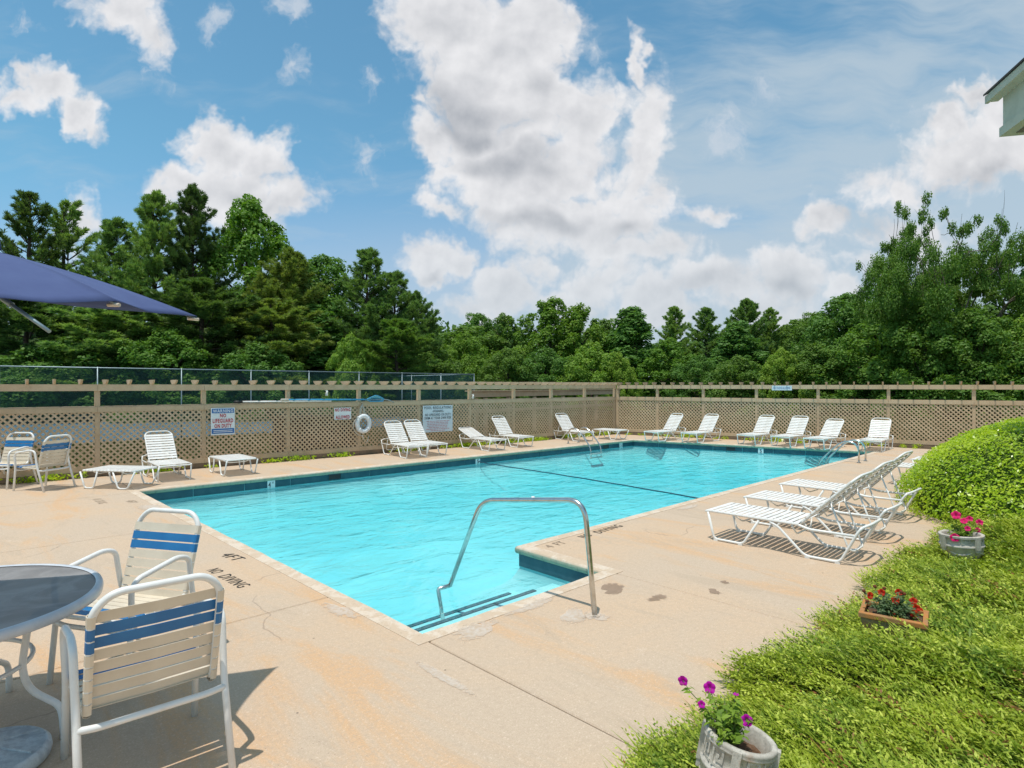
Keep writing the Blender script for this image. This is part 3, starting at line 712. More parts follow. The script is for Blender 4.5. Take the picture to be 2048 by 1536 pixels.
# left run: posts where they stand
def onl(u, a=14.5, b=-.05):
    r = (u-1024)/F; dx, dy = CH+SH*r, SH-CH*r; return a/(dy-b*dx)*dx
lu = [195,408,577,719,839,941,1029,1104,1171]
px_l = [onl(u) for u in lu]
px_l = [px_l[0]-3*1.95, px_l[0]-2*1.95, px_l[0]-1.95]+px_l
aL = math.atan(-.05); cL = math.cos(aL)
o0 = (px_l[0], fy(px_l[0])); pl = [(x-px_l[0])/cL for x in px_l]; endL = (CORN[0]-px_l[0])/cL
rl = []
x = px_l[3]-.155-8*.425
while x < CORN[0]: rl.append((x-px_l[0])/cL); x += .41 if x < 6 else (.37 if x < 12 else .335)
fence_run('tan lattice fence with post and rafter top along the left far side of the pool', o0[0], o0[1], aL, pl+[endL], rl)
RU = [1314,1406,1512.5,1636,1777,1948]
def onr(u):
    r = (u-1024)/F; d = np.array([CH+SH*r, SH-CH*r]); A = np.array([d, [-RD.x, -RD.y]]).T; return np.linalg.solve(A, np.array(CORN))[1]
pr = [onr(u) for u in RU]; pr = pr+[pr[-1]+2.0, pr[-1]+4.0]
aR = math.atan2(RD.y, RD.x)
rr_ = []; q = .15
while q < pr[-1]: rr_.append(q); q += .335 if q < 5 else .375
fence_run('tan lattice fence with post and rafter top behind the right end of the pool', CORN[0], CORN[1], aR, [.07]+pr, rr_)
# lower fence standing behind the corner
f2 = thing('rail_fence', 'low post and beam structure seen behind the left lattice fence near the corner', 'fence')
def far_pt(u, Z): return cr((u-1024)/F*Z, Z, 0)
a, b = far_pt(936, 21), far_pt(1236, 30)
dv = (b-a); L = dv.length; f2.location = (a.x, a.y, 0); f2.rotation_euler = (0, 0, math.atan2(dv.y, dv.x))
for u in (952, 971, 1017, 1069, 1126, 1192, 1231):
    r = (u-1024)/F; d = Vector((CH+SH*r, SH-CH*r)); A = np.array([[d.x, -dv.x], [d.y, -dv.y]]); t, q = np.linalg.solve(A, np.array([a.x, a.y]))
    mb = MB(); mb.box((q*L, 0, .62), (.13, .10, 1.5)); part('post', mb, M['fence_wood'], f2)
mb = MB(); mb.box((L/2, -.08, 1.50), (L, .05, .20)); part('beam', mb, M['fence_wood'], f2)
mb = MB(); mb.box((L/2, 0, 1.62), (L, .30, .035)); part('cap', mb, M['fence_wood'], f2)
mb = MB(); mb.box((L/2, -.06, .9), (L, .03, .12)); part('rail', mb, M['fence_wood'], f2)

# ------------------------------------------------------------------ chain link court fences and court
mb = MB(); CY0, CY1 = 24.5, 60.0; CX0, CX1 = -14, 24.1
mb.add([(CX0,CY0,-.10),(CX1,CY0,-.10),(CX1,CY1,-.10),(CX0,CY1,-.10)], [(0,1,2,3)]); tag(part('tennis_court', mb, M['court'], None), kind='structure')
mb = MB()
for y in (28.5, 30, 46): mb.add([(CX0+1,y,-.092),(CX1-3,y,-.092),(CX1-3,y+.07,-.092),(CX0+1,y+.07,-.092)], [(0,1,2,3)])
tag(part('court_line', mb, M['court_line'], None), kind='structure')
def chain_fence(label, ax, ay, bx, by, posts, z0, z1, wire=.0035, cell=.055, screen=None, post_r=.03, group='chain link fences round the court'):
    L = math.hypot(bx-ax, by-ay); f = thing('chain_link_fence', label, 'fence', (ax, ay, 0), math.atan2(by-ay, bx-ax))
    mbp = MB(); mbp.tube([(0,0,z0),(0,0,z1+.03)], post_r*.75, 8); pm = mbp.mesh('post', M['galv'])
    for q in posts: link('post', pm, f, (q, 0, 0))
    mb = MB(); mb.tube([(0,0,z1),(L,0,z1)], .022, 6); part('top_rail', mb, M['galv'], f)
    if screen:
        mb = MB(); mb.add([(0,.03,screen[0]),(L,.03,screen[0]),(L,.03,screen[1]),(0,.03,screen[1])], [(0,1,2,3)]); part('windscreen', mb, M['screen'], f)
    if cell:
        H_ = z1+.03-z0; V = []; Fc = []
        for sg in (1, -1):
            cs = np.arange(-H_, L, cell) if sg > 0 else np.arange(0, L+H_, cell)
            for c in cs:
                if sg > 0: lo, hi = max(0, -c), min(H_, L-c)
                else: lo, hi = max(0, c-L), min(H_, c)
                if hi-lo < .02: continue
                xa, xb = c+sg*lo, c+sg*hi; w = wire*1.414; o = len(V)
                V += [(xa-w,-.004*sg,z0+lo),(xa+w,-.004*sg,z0+lo),(xb+w,-.004*sg,z0+hi),(xb-w,-.004*sg,z0+hi),(xa,-.004*sg-.005,z0+lo),(xb,-.004*sg-.005,z0+hi)]
                Fc += [(o,o+4,o+5,o+3),(o+4,o+1,o+2,o+5)]
        me = fast_mesh('wire_mesh', np.array(V), np.array(Fc), M['mesh_green']); o = link('wire_mesh', me, f); o['kind'] = 'stuff'
    return f
k0 = 24.0
cu = [195,363,502,618,718,804,882,948]
def ony(u, y): 
    r = (u-1024)/F; return y*(CH+SH*r)/(SH-CH*r)
cx = [ony(u, k0) for u in cu]; ax0 = cx[0]-4*2.5; pz = [cx[0]-2.5*i-ax0 for i in range(1, 5)]+[c-ax0 for c in cx]
chain_fence('tall chain link fence just behind the left lattice fence', ax0, k0, cx[-1], k0, pz, -.3, 2.40)
chain_fence('chain link fence closing the right end of the court, running away from the pool', cx[-1], k0+.02, cx[-1]+1.5, 62, [3*i for i in range(1, 12)], -.3, 2.40, cell=.11, wire=.006)
chain_fence('far chain link fence with dark green windscreen across the court', -16, 62, cx[-1]+1.5, 62, [3*i for i in range(0, 13)], -.3, 2.45, cell=None, screen=(-.1, 2.42), post_r=.045)
# dark boarded box beyond the fence
e = thing('storage_box', 'dark brown storage box glimpsed through the lattice between two signs', 'box', (8.0, 16.4, -.12), -.05)
mb = MB(); mb.box((0,0,.5), (2.2,.8,.98)); part('body', mb, M['brown_box'], e)
mb = MB(); mb.box((0,0,1.015), (2.3,.9,.05)); part('lid', mb, M['brown_box'], e)
for i in range(6): mb = MB(); mb.box((-.92+i*.368, -.41, .5), (.34,.02,.94)); part('board', mb, M['brown_box'], e)

# ------------------------------------------------------------------ things on the fence
def on_fence(u, v, dy=-.03):
    x = onl(u); y = fy(x); r = (u-1024)/F; Z = CH*x+SH*y
    return Vector((x, y+dy, EYE-(v-HOR)/F*Z)), Z
def lettering(parent, txt, x, z, w, h, mat, y=-.011, bold=.01):
    o = link('lettering', text_mesh(txt, w, h, mat, bold), parent, (x, y, z)); o.rotation_euler = (PI/2, 0, 0); return o
def sign(u, v, w, h, label, name='sign', face='sign_white'):
    p, Z = on_fence(u, v, -.045); e = thing(name, label, 'sign', p, aL)
    mb = MB(); mb.box((0, -.002, 0), (w, .006, h)); part('board', mb, M[face], e); 
    mb = MB()
    for sx in (-1, 1):
        for sz in (-1, 1): mb.lathe([(.0,.004),(.008,.003),(.008,0)], 8, (0,0,0))
    return e
def strip(e, x, z, w, h, mat, name='bar', y=-.008): mb = MB(); mb.box((x, y, z), (w, .003, h)); part(name, mb, mat, e)
s1 = sign(444.5, 842.5, .50, .605, 'white and blue sign with red lettering WARNING NO LIFEGUARD ON DUTY')
strip(s1, 0, .235, .46, .10, M['ink_blue']); lettering(s1, 'WARNING', 0, .235, .42, .075, M['ink_white'])
lettering(s1, 'NO', 0, .13, .13, .085, M['ink_red'], bold=.03); lettering(s1, 'LIFEGUARD', 0, .015, .43, .095, M['ink_red'], bold=.03); lettering(s1, 'ON DUTY', 0, -.10, .36, .09, M['ink_red'], bold=.03)
strip(s1, 0, -.215, .47, .11, M['ink_blue'])
for z in (-.20, -.235): strip(s1, 0, z, .40, .012, M['ink_white'], 'small_print', -.011)
s2 = sign(683.5, 827, .46, .30, 'small white sign with red lettering NO DIVING ALLOWED')
lettering(s2, 'NO DIVING', 0, .095, .42, .085, M['ink_red'], bold=.03); lettering(s2, 'ALLOWED', 0, -.09, .38, .09, M['ink_red'], bold=.03)
s3 = sign(874, 837, 1.02, .76, 'large pale sign headed POOL REGULATIONS', face='sign_pale')
lettering(s3, 'POOL REGULATIONS', 0, .315, .93, .078, M['ink_dark'], bold=.01); lettering(s3, '-WARNING-', 0, .215, .40, .07, M['ink_dark'])
lettering(s3, 'NO LIFEGUARD ON DUTY', 0, .115, .88, .075, M['ink_dark']); lettering(s3, 'SWIM AT YOUR OWN RISK', 0, .02, .92, .075, M['ink_dark'])
for i, wl in enumerate((.78, .76, .72, .75, .62, .80, .50)):
    z = -.07-i*.045; rr3 = np.random.default_rng(i); x = -wl/2
    while x < wl/2-.05:
        w_ = rr3.uniform(.04, .12); strip(s3, x+w_/2, z, w_, .016, M['ink_pink'], 'small_print'); x += w_+.02
# small sign hung on the right beam
qv = onr(1564.5); bp = frp(qv); Zq = CH*bp[0]+SH*bp[1]
e = thing('sign', 'small pale blue sign hung on the right fence beam', 'sign', (bp[0]-.06*1, bp[1]-.012, EYE-(776-HOR)/F*Zq), aR)
mb = MB(); mb.box((0,-.01,0), (.60,.008,.15)); part('board', mb, M['sign_pale'], e)
o = lettering(e, 'NO DIVING ALLOWED', 0, 0, .50, .06, M['ink_blue'], y=-.016)
# life ring with its rope
p, Z = on_fence(723, 847, -.09)
e = thing('life_ring', 'white life ring hanging on the lattice fence from a rope', 'life ring', p, aL)
mb = MB(); mb.tube([(.172*math.cos(a), 0, .20*math.sin(a)) for a in np.linspace(0, 2*PI, 40, endpoint=False)], .060, 12, closed=True, up=(0,1,0)); part('ring', mb, M['ring'], e)
for k in range(4):
    a = PI/4+k*PI/2; mb = MB(); mb.tube([(.172*math.cos(a)+.065*math.cos(t)*math.cos(a), .065*math.sin(t), .20*math.sin(a)+.065*math.cos(t)*math.sin(a)) for t in np.linspace(0, 2*PI, 14, endpoint=False)], .011, 5, closed=True); part('band', mb, M['ring'], e)
mb = MB()
for sx, dz in ((-.13, 0), (-.08, .02), (-.10, -.03), (.06, .01), (.02, .03)): mb.tube([(sx, -.02, .22+dz), (sx*.5-.02, -.01, .42), (-.03, .0, .50)], .011, 5)
mb.tube([(-.28*math.cos(t)-.02, -.03, .26*math.sin(t)-.05) for t in np.linspace(-1.6, 1.6, 14)], .010, 5)
mb.tube([(-.05,-.05,-.30),(-.02,-.06,-.40),(.04,-.04,-.52),(.10,-.05,-.44),(.14,-.03,-.32)], .010, 5)
part('hanging_rope', mb, M['rope'], e); mb = MB(); mb.tube(rnd([(-.03,.05,.52),(-.03,-.03,.52),(-.03,-.03,.49)], .02), .008, 6); part('hook', mb, M['steel'], e)
# poles lying on the top rail
def pole(ua, va, ub, vb, r, mat, name, label, cat, dy=.02):
    a, _ = on_fence(ua, va, dy); b, _ = on_fence(ub, vb, dy); d = b-a
    e = thing(name, label, cat, a, math.atan2(d.y, d.x)); e.rotation_euler = (0, -math.asin(d.z/d.length), math.atan2(d.y, d.x))
    mb = MB(); mb.tube([(0,0,0),(d.length,0,0)], r, 10); part('shaft', mb, M[mat], e)
    mb = MB(); mb.tube([(-.02,0,0),(.16,0,0)], r+.006, 10); part('grip', mb, M['black' if mat == 'white_paint' else 'rope'], e); return e, d.length
e, L = pole(468, 803.5, 660, 802, .018, 'white_paint', 'extension_pole', 'long white pole lying on top of the left lattice fence', 'pole', -.06)
e, L = pole(560, 799.5, 728, 799, .021, 'blue_plastic', 'skimmer_net', 'blue pole with a light blue leaf net on top of the fence', 'pool net', -.10)
mb = MB(); pr_ = rnd([(L,0,0),(L+.12,0,.05),(L+.30,0,.12),(L+.52,0,.02),(L+.50,0,-.05),(L+.12,0,-.05)], .05, closed=True); mb.tube(pr_, .012, 6, closed=True); part('hoop', mb, M['blue_plastic'], e)
mb = MB(); mb.add([(L+.02,.0,-.02),(L+.15,-.02,.07),(L+.30,-.02,.12),(L+.50,0,.03),(L+.49,.02,-.05),(L+.15,.02,-.05),(L+.28,.16,-.02)], [(0,1,6),(1,2,6),(2,3,6),(3,4,6),(4,5,6),(5,0,6)]); part('net_bag', mb, M['net'], e)
mb = MB(); a, Zz = on_fence(741, 798.5, -.08); 
e = thing('shepherd_hook', 'curved grey rescue hook on the fence top right of the net', 'rescue hook', a, aL)
mb.tube(rnd([(-.2,0,-.02),(.30,0,0),(.52,0,-.03),(.66,0,-.10)], .12, 6), .012, 7); part('hook', mb, M['galv'], e)
# little lamps on the beam and post
for u, v, lb in ((651.5, 786, 'small white spotlight under the beam above the poles'), (943.5, 793, 'small white spotlight on the post near the right end of the chain link fence')):
    p, Z = on_fence(u, v, -.06); e = thing('spotlight', lb, 'lamp', p, aL, 'small lamps on the fence')
    mb = MB(); mb.lathe([(.0,.05),(.02,.05),(.028,.0),(.04,-.06),(.0,-.06)], 12); o = part('housing', mb, M['white_paint'], e); o.rotation_euler = (.4,0,0)
    mb = MB(); mb.box((0,.02,.06), (.05,.05,.02)); part('bracket', mb, M['white_paint'], e)

# ------------------------------------------------------------------ strap lounges
SH_ = .335
def strap_mesh(w, d, t=.004, rail=.0145, mat=None):
    """one vinyl strap wrapped over two rails running along x; spans y"""
    mb = MB(); a = w/2; r = rail+.002
    arc = [(-a+r*math.cos(math.radians(q)), r*math.sin(math.radians(q))) for q in (-50, -90, -140, 180, 130, 95)]
    path = arc+[(0, r-.003)]+[(-y, z) for y, z in arc[::-1]]
    vs = []; 
    for x in (-d/2, d/2):
        for (y, z) in path: vs.append((x, y, z))
        for (y, z) in path: vs.append((x, y-math.copysign(min(t, .003), y) if abs(y) > .01 else y, z-t if z > .004 and abs(y) < a-.004 else z))
    n_ = len(path); fs = []
    for i in range(n_-1):
        fs.append((i, i+1, 2*n_+i+1, 2*n_+i)); fs.append((n_+i+1, n_+i, 3*n_+i, 3*n_+i+1))
        fs.append((i, n_+i, n_+i+1, i+1)); fs.append((2*n_+i, 2*n_+i+1, 3*n_+i+1, 3*n_+i))
    mb.add(vs, fs, 0, False); return mb.mesh('strap', mat)
W2 = .295
lounge_strap = strap_mesh(2*W2, .053, mat=M['white_strap'])
def make_lounge(back=45, label='', group='white strap lounges round the pool'):
    t = thing('strap_lounge', label, 'lounge chair', (0,0,0), 0, group); P_ = M['white_paint']; r = .0145
    mb = MB()
    for s in (-1, 1):
        pass
    mb.tube(rnd([(1.56,-W2,SH_-.03),(1.12,-W2,SH_-.035),(1.0,-W2,SH_),(0,-W2,SH_),(-.03,-W2,SH_-.012),(-.03,W2,SH_-.012),(0,W2,SH_),(1.0,W2,SH_),(1.12,W2,SH_-.035),(1.56,W2,SH_-.03)], .05), r, 8); part('seat_frame', mb, P_, t)
    for s in (-1, 1):
        y = s*(W2+.004)
        mb = MB(); mb.tube(rnd([(.0,y,SH_-.012),(.075,y,.018),(.42,y,.018),(.60,y,SH_-.02)], .05), r, 8); lg = part('leg', mb, P_, t)
        for xx in (.10, .39): mb = MB(); mb.box((xx, y, .009), (.05,.032,.018)); part('glide', mb, M['white_strap'], lg)
        mb = MB(); mb.tube(rnd([(.72,y,SH_-.02),(.80,y,SH_-.05),(1.08,y,.018),(1.42,y,.018),(1.58,y,.34),(1.62,y*.95,.40)], .06), r, 8); lg = part('leg', mb, P_, t)
        for xx in (1.11, 1.40): mb = MB(); mb.box((xx, y, .009), (.05,.032,.018)); part('glide', mb, M['white_strap'], lg)
    mb = MB(); mb.tube(rnd([(1.61,-W2*.955,.39),(1.67,-W2*.6,.42),(1.67,W2*.6,.42),(1.61,W2*.955,.39)], .07), r, 8); part('head_bar', mb, P_, t)
    mb = MB(); mb.tube(rnd([(.32,-W2,SH_-.01),(.36,-W2*.6,SH_-.09),(.36,W2*.6,SH_-.09),(.32,W2,SH_-.01)], .05), .009, 6); part('brace', mb, P_, t)
    mb = MB(); mb.tube(rnd([(.95,-W2,SH_-.02),(.97,-W2*.75,SH_-.12),(.97,W2*.75,SH_-.12),(.95,W2,SH_-.02)], .05), .010, 6); part('brace', mb, P_, t)
    ns = 15
    for i in range(ns): link('strap', lounge_strap, t, (.035+i*(.96/(ns-1)), 0, SH_+.001))
    # backrest is built flat and turned about its hinge
    ca, sa = math.cos(math.radians(back)), math.sin(math.radians(back))
    bf = MB(); bw = W2-.028
    bf.tube(rnd([(0,-bw,0),(.70,-bw,0),(.78,-bw*.72,0),(.78,bw*.72,0),(.70,bw,0),(0,bw,0)], .06), r, 8)
    b = part('backrest', bf, P_, t); b.location = (1.03, 0, SH_+.012); b.rotation_euler = (0, -math.radians(back), 0)
    for i in range(10): link('strap', back_strap, b, (.05+i*.068, 0, 0))
    if back > 5:
        mb = MB(); x0, z0 = 1.03+.38*ca, SH_+.38*sa; x1 = x0+.18 if back > 25 else 1.5; z1 = SH_-.20 if back > 25 else SH_-.06
        mb.tube(rnd([(x0,-W2*.72,z0),(x1,-W2*.72,z1),(x1+.03,-W2*.5,z1-.02),(x1+.03,W2*.5,z1-.02),(x1,W2*.72,z1),(x0,W2*.72,z0)], .04), .010, 6); part('prop', mb, P_, t)
    return t
back_strap = strap_mesh(2*(W2-.028), .050, mat=M['white_strap'])
def place_lounges(specs):
    protos = {}
    for (fx, fy_, deg, back, label) in specs:
        if back not in protos: protos[back] = make_lounge(back, label); o = protos[back]
        else: o = copy_tree(protos[back], kid_table()); o['label'] = label
        # origin is the middle of the foot end; +x runs to the head
        o.location = (fx, fy_, 0); o.rotation_euler = (0, 0, math.radians(deg)); k_ = 1.0 if fy_ < 5 else .92; o.scale = (k_, k_, k_)
place_lounges([
 (6.88, 3.50, -89, 45, 'nearest white strap lounge in front of the round hedge, back raised'),
 (8.05, 3.58, -90, 46, 'second white strap lounge from the camera, between two raised ones by the hedge'),
 (9.45, 3.68, -91, 46.5, 'third white strap lounge from the camera, just left of the hedge'),
 (12.95, 3.15, -89, 30, 'white strap lounge half hidden behind the hedge'),
 (14.4, 3.10, -89, 45, 'farthest of the lounges behind the hedge, only its seat end showing'),
 (3.33, 12.60, 88, 49, 'white strap lounge with raised back left of the lifeguard warning sign'),
 (8.72, 12.40, 84, 49, 'left one of the two lounges standing close together left of the regulations sign'),
 (9.38, 12.45, 84, 49, 'right one of the two lounges standing close together left of the regulations sign'),
 (11.30, 12.25, 86, 20, 'white strap lounge with its back almost flat, right of the regulations sign'),
 (12.55, 12.40, 84, 49, 'raised lounge to the right of the almost flat one'),
 (15.25, 12.30, 79, 49, 'raised lounge behind the far pool ladder'),
 (16.85, 10.95, -6, 49, 'first lounge right of the fence corner, on the far deck'),
 (17.30, 9.85, -3, 49, 'second lounge right of the fence corner'),
 (17.85, 8.25, -3, 49, 'third lounge right of the fence corner, left one of a close trio'),
 (18.05, 7.30, -3, 49, 'fourth lounge right of the fence corner, middle one of a close trio'),
 (18.00, 6.35, -5, 43, 'lounge with the lowest back of the trio before the right ladder'),
 (18.45, 5.05, 3, 49, 'last raised lounge on the far deck, behind the right ladder'),
])
def make_ottoman(label):
    t = thing('strap_ottoman', label, 'footrest', (0,0,0), 0, 'flat strap footrests'); r = .0145; L = .98; w = .29
    mb = MB(); mb.tube(rnd([(0,-w,.32),(L,-w,.32),(L,w,.32),(0,w,.32)], .05, closed=True), r, 8, closed=True); part('seat_frame', mb, M['white_paint'], t)
    for s in (-1, 1):
        y = s*(w+.01)
        for (a, b, c, d) in ((-.04,.05,.22,.30), (.60,.70,.88,1.02)):
            mb = MB(); mb.tube(rnd([(a,y,.30),(b,y,.016),(c,y,.016),(d,y,.31)], .05), r, 8); part('leg', mb, M['white_paint'], t)
    for x_ in (.2, .75): mb = MB(); mb.tube(rnd([(x_,-w,.31),(x_,-w*.6,.25),(x_,w*.6,.25),(x_,w,.31)], .05), .009, 6); part('brace', mb, M['white_paint'], t)
    for i in range(14): link('strap', lounge_strap, t, (.04+i*.069, 0, .321))
    return t
ot = make_ottoman('flat white strap footrest left of the raised lounge by the left fence'); kt = kid_table()
o2 = copy_tree(ot, kt); o2['label'] = 'flat white strap footrest below the lifeguard warning sign'
o3 = copy_tree(ot, kt); o3['label'] = 'small flat white strap footrest alone in the corner of the fence'
ot.location = (2.15, 13.0, 0); ot.rotation_euler = (0, 0, math.radians(-52))
o2.location = (4.5, 13.45, 0); o2.rotation_euler = (0, 0, math.radians(-90)); o3.location = (16.55, 12.85, 0); o3.rotation_euler = (0, 0, math.radians(-88))

# ------------------------------------------------------------------ dining chairs
def chair_strap(w, d, mat): return strap_mesh(w, d, t=.004, rail=.0165, mat=mat)
cs_c = chair_strap(.50, .052, M['cream_strap']); cs_b = chair_strap(.50, .052, M['blue_strap'])
def make_chair(label, group='strap dining chairs with blue bands'):
    t = thing('dining_chair', label, 'chair', (0,0,0), 0, group); P_ = M['white_paint']; r = .0165
    for s in (-1, 1):   # one bent tube: front foot, arm, rear foot
        x = s*.292
        mb = MB(); mb.tube(rnd([(x*.98,.27,0),(x*.97,.23,.40),(x,.24,.60),(x,.20,.655),(x*1.02,-.10,.705),(x*1.02,-.19,.68),(x,-.23,.42),(x,-.37,0)], .07, 6), r, 10); part('side_frame', mb, P_, t)
    mb = MB(); mb.tube(rnd([(-.29,-.255,.355),(-.22,-.255,.345),(.22,-.255,.345),(.29,-.255,.355)], .04), r*.95, 10); part('cross_bar', mb, P_, t)
    mb = MB(); mb.tube(rnd([(-.29,.235,.36),(-.2,.235,.345),(.2,.235,.345),(.29,.235,.36)], .04), r*.9, 10); part('cross_bar', mb, P_, t)
    # seat + back frame in one sling shaped pair of rails
    mb = MB(); w = .25
    mb.tube(rnd([(-w,.24,.405),(-w,-.20,.385),(-w,-.335,.86),(-w*.72,-.352,.935),(w*.72,-.352,.935),(w,-.335,.86),(w,-.20,.385),(w,.24,.405)], .07, 6), r, 10); part('sling_frame', mb, P_, t)
    mb = MB(); mb.tube([(-w,.24,.405),(w,.24,.405)], r*.8, 8); part('front_bar', mb, P_, t)
    for i in range(7):
        o = link('strap', cs_b if i in (0, 1) else cs_c, t, (0, .205-i*.063, .407-i*.003)); o.rotation_euler = (0, 0, PI/2)
    L = math.hypot(.135, .475); ux, uz = -.135/L, .475/L
    for i in range(8):
        q = .035+i*.0605; o = link('strap', cs_b if i in (5, 6) else cs_c, t, (0, -.20+ux*q, .385+uz*q))
        ang = math.atan2(uz, -ux); o.rotation_euler = Euler((-(PI/2-0)+0.277, 0, 0)).to_matrix().to_4x4().to_euler() if False else (PI/2-.277+PI, 0, 0)
        o.matrix_local = Matrix.Translation(o.location) @ Matrix(((0,1,0,0),(ux,0,uz,0),(uz,0,-ux,0),(0,0,0,1)))
    return t
def set_chair(o, R, Z, fR, fZ):
    c = cr(R, Z); f = cr(R+fR, Z+fZ)-c
    o.location = (c.x, c.y, 0); o.rotation_euler = (0, 0, math.atan2(f.y, f.x)-PI/2)
c1 = make_chair('nearest dining chair, seen from behind beside the round table'); kt = kid_table()
c2 = copy_tree(c1, kt); c2['label'] = 'dining chair on the pool side of the round table, facing the camera'
c3 = copy_tree(c1, kt); c3['label'] = 'far dining chair at the left edge of the photo, facing the camera'
c4 = copy_tree(c1, kt); c4['label'] = 'far dining chair turned away from the camera near the left fence'
set_chair(c1, -1.77, 2.90, -.665, .75); set_chair(c2, -2.45, 3.83, -.25, -.97)
set_chair(c3, -9.05, 10.75, -.05, -1); set_chair(c4, -8.22, 10.55, -.97, .20)

# ------------------------------------------------------------------ round table, umbrella, its foot
TC = cr(-2.86, 2.98)
t = thing('patio_table', 'round patio table with obscure glass top and white frame', 'table', (TC.x, TC.y, 0), 0)
mb = MB(); mb.lathe([(.0,.712),(.662,.712),(.662,.706),(.0,.706)], 64, sm=False); part('glass_top', mb, M['glass'], t)
mb = MB(); mb.lathe([(.660,.716),(.672,.722),(.690,.718),(.696,.700),(.693,.672),(.680,.668),(.676,.700),(.660,.704)], 64); part('rim', mb, M['table_rim'], t)
for k in range(4):
    an = math.radians(-34+90*k)
    mb = MB(); mb.tube([Vector((q[0]*math.cos(an), q[0]*math.sin(an), q[1])) for q in rnd([(.62,0,.675),(.50,0,.665),(.42,0,.62),(.385,0,.37),(.42,0,.26),(.56,0,.17),(.575,0,.10),(.575,0,.0)], .08) for q in [(q[0], q[2])]], .0165, 10); part('leg', mb, M['white_paint'], t)
mb = MB(); mb.tube([(.385*math.cos(a), .385*math.sin(a), .385) for a in np.linspace(0, 2*PI, 40, endpoint=False)], .012, 8, closed=True); part('ring_brace', mb, M['white_paint'], t)
bc_ = cr(-2.48, 2.83); t = thing('umbrella_base', 'round chalky white umbrella base on the deck under the table', 'umbrella base', (bc_.x, bc_.y, 0), 0); t.scale = (.53, .53, .95)
mb = MB(); mb.lathe([(.0,0),(.44,0),(.475,.012),(.485,.035),(.478,.06),(.45,.075),(.435,.077),(.43,.073),(.30,.088),(.29,.085),(.12,.105),(.10,.11),(.0,.11)], 64); part('weight', mb, M['base_plastic'], t)
for k in range(6): mb = MB(); a = k*PI/3+.3; mb.box((.28*math.cos(a), .28*math.sin(a), .093), (.26,.012,.010), Matrix.Rotation(a, 3, 'Z') @ Matrix.Rotation(.09, 3, 'Y')); part('rib', mb, M['base_plastic'], t)

t = thing('patio_umbrella', 'navy blue patio umbrella tilted over the round table', 'umbrella', (TC.x, TC.y, 0), 0)
mb = MB(); mb.tube([(0,0,.05),(0,0,2.46)], .019, 12); part('pole', mb, M['white_paint'], t)
UC = cr(-2.48, 2.85); t.location = (UC.x, UC.y, 0)
corners = [(-1.82,3.48,2.20),(-1.80,2.75,2.185),(-2.10,2.15,2.135),(-2.75,1.95,2.22),(-3.32,2.22,2.30),(-3.50,2.68,2.34),(-3.27,3.05,2.335)]
corners = [Vector((cr(a, b).x-UC.x, cr(a, b).y-UC.y, z)) for a, b, z in corners]; NC = len(corners)
def canopy_pt(k, s):
    p_ = corners[k % NC]*s; p_.z = 2.445+(corners[k % NC].z-2.445)*s+.022*math.sin(s*PI); return p_
S_ = 10; K = 8; vs = []; fs = []
for k in range(NC):
    for i in range(S_+1):
        s = max(i/S_, .03)
        for j in range(K+1):
            t_ = j/K; p_ = canopy_pt(k, s).lerp(canopy_pt(k+1, s), t_); sag = 4*t_*(1-t_)
            p_.z -= sag*.022*s*(1.0 if i < S_ else .6); inw = sag*.04*s*s; p_.x *= (1-inw); p_.y *= (1-inw)
            p_.z += .006*math.sin(9*t_+k*2+6*s)*s*sag; vs.append(p_)
    o = k*(S_+1)*(K+1)
    for i in range(S_):
        for j in range(K): q = o+i*(K+1)+j; fs.append((q, q+K+1, q+K+2, q+1))
um_c = MB(); um_c.add(vs, fs, 0, True); cn = part('canopy', um_c, M['canopy'], t)
md = cn.modifiers.new('thickness', 'SOLIDIFY'); md.thickness = .003
for k in range(NC):
    mb = MB(); tp = canopy_pt(k, 1.0)
    mb.tube([canopy_pt(k, s)+Vector((0,0,-.014)) for s in (.05,.3,.6,.8,1.0)], .006, 6); rb = part('rib', mb, M['galv'], t)
    mb = MB(); d_ = Vector((tp.x, tp.y, 0)).normalized(); mb.tube([tp+Vector((0,0,-.014))-d_*.05, tp+Vector((0,0,-.016))+d_*.010], .009, 6); part('tip', mb, M['cream_strap'], rb)
mb = MB(); mb.lathe([(.0,.10),(.02,.09),(.035,.06),(.03,.02),(.045,.0),(.05,-.05),(.0,-.05)], 16, (0,0,2.50)); part('finial', mb, M['canopy'], t)
mb = MB(); sa_ = cr(-2.13, 2.52, 2.165)-Vector((UC.x,UC.y,0)); sb_ = cr(-1.885, 2.455, 2.022)-Vector((UC.x,UC.y,0)); mb.tube([sa_, sb_], .008, 8); mb.tube([sa_-(sb_-sa_)*.15, sa_+(sb_-sa_)*.2], .012, 8); part('hanging_strut', mb, M['galv'], t)

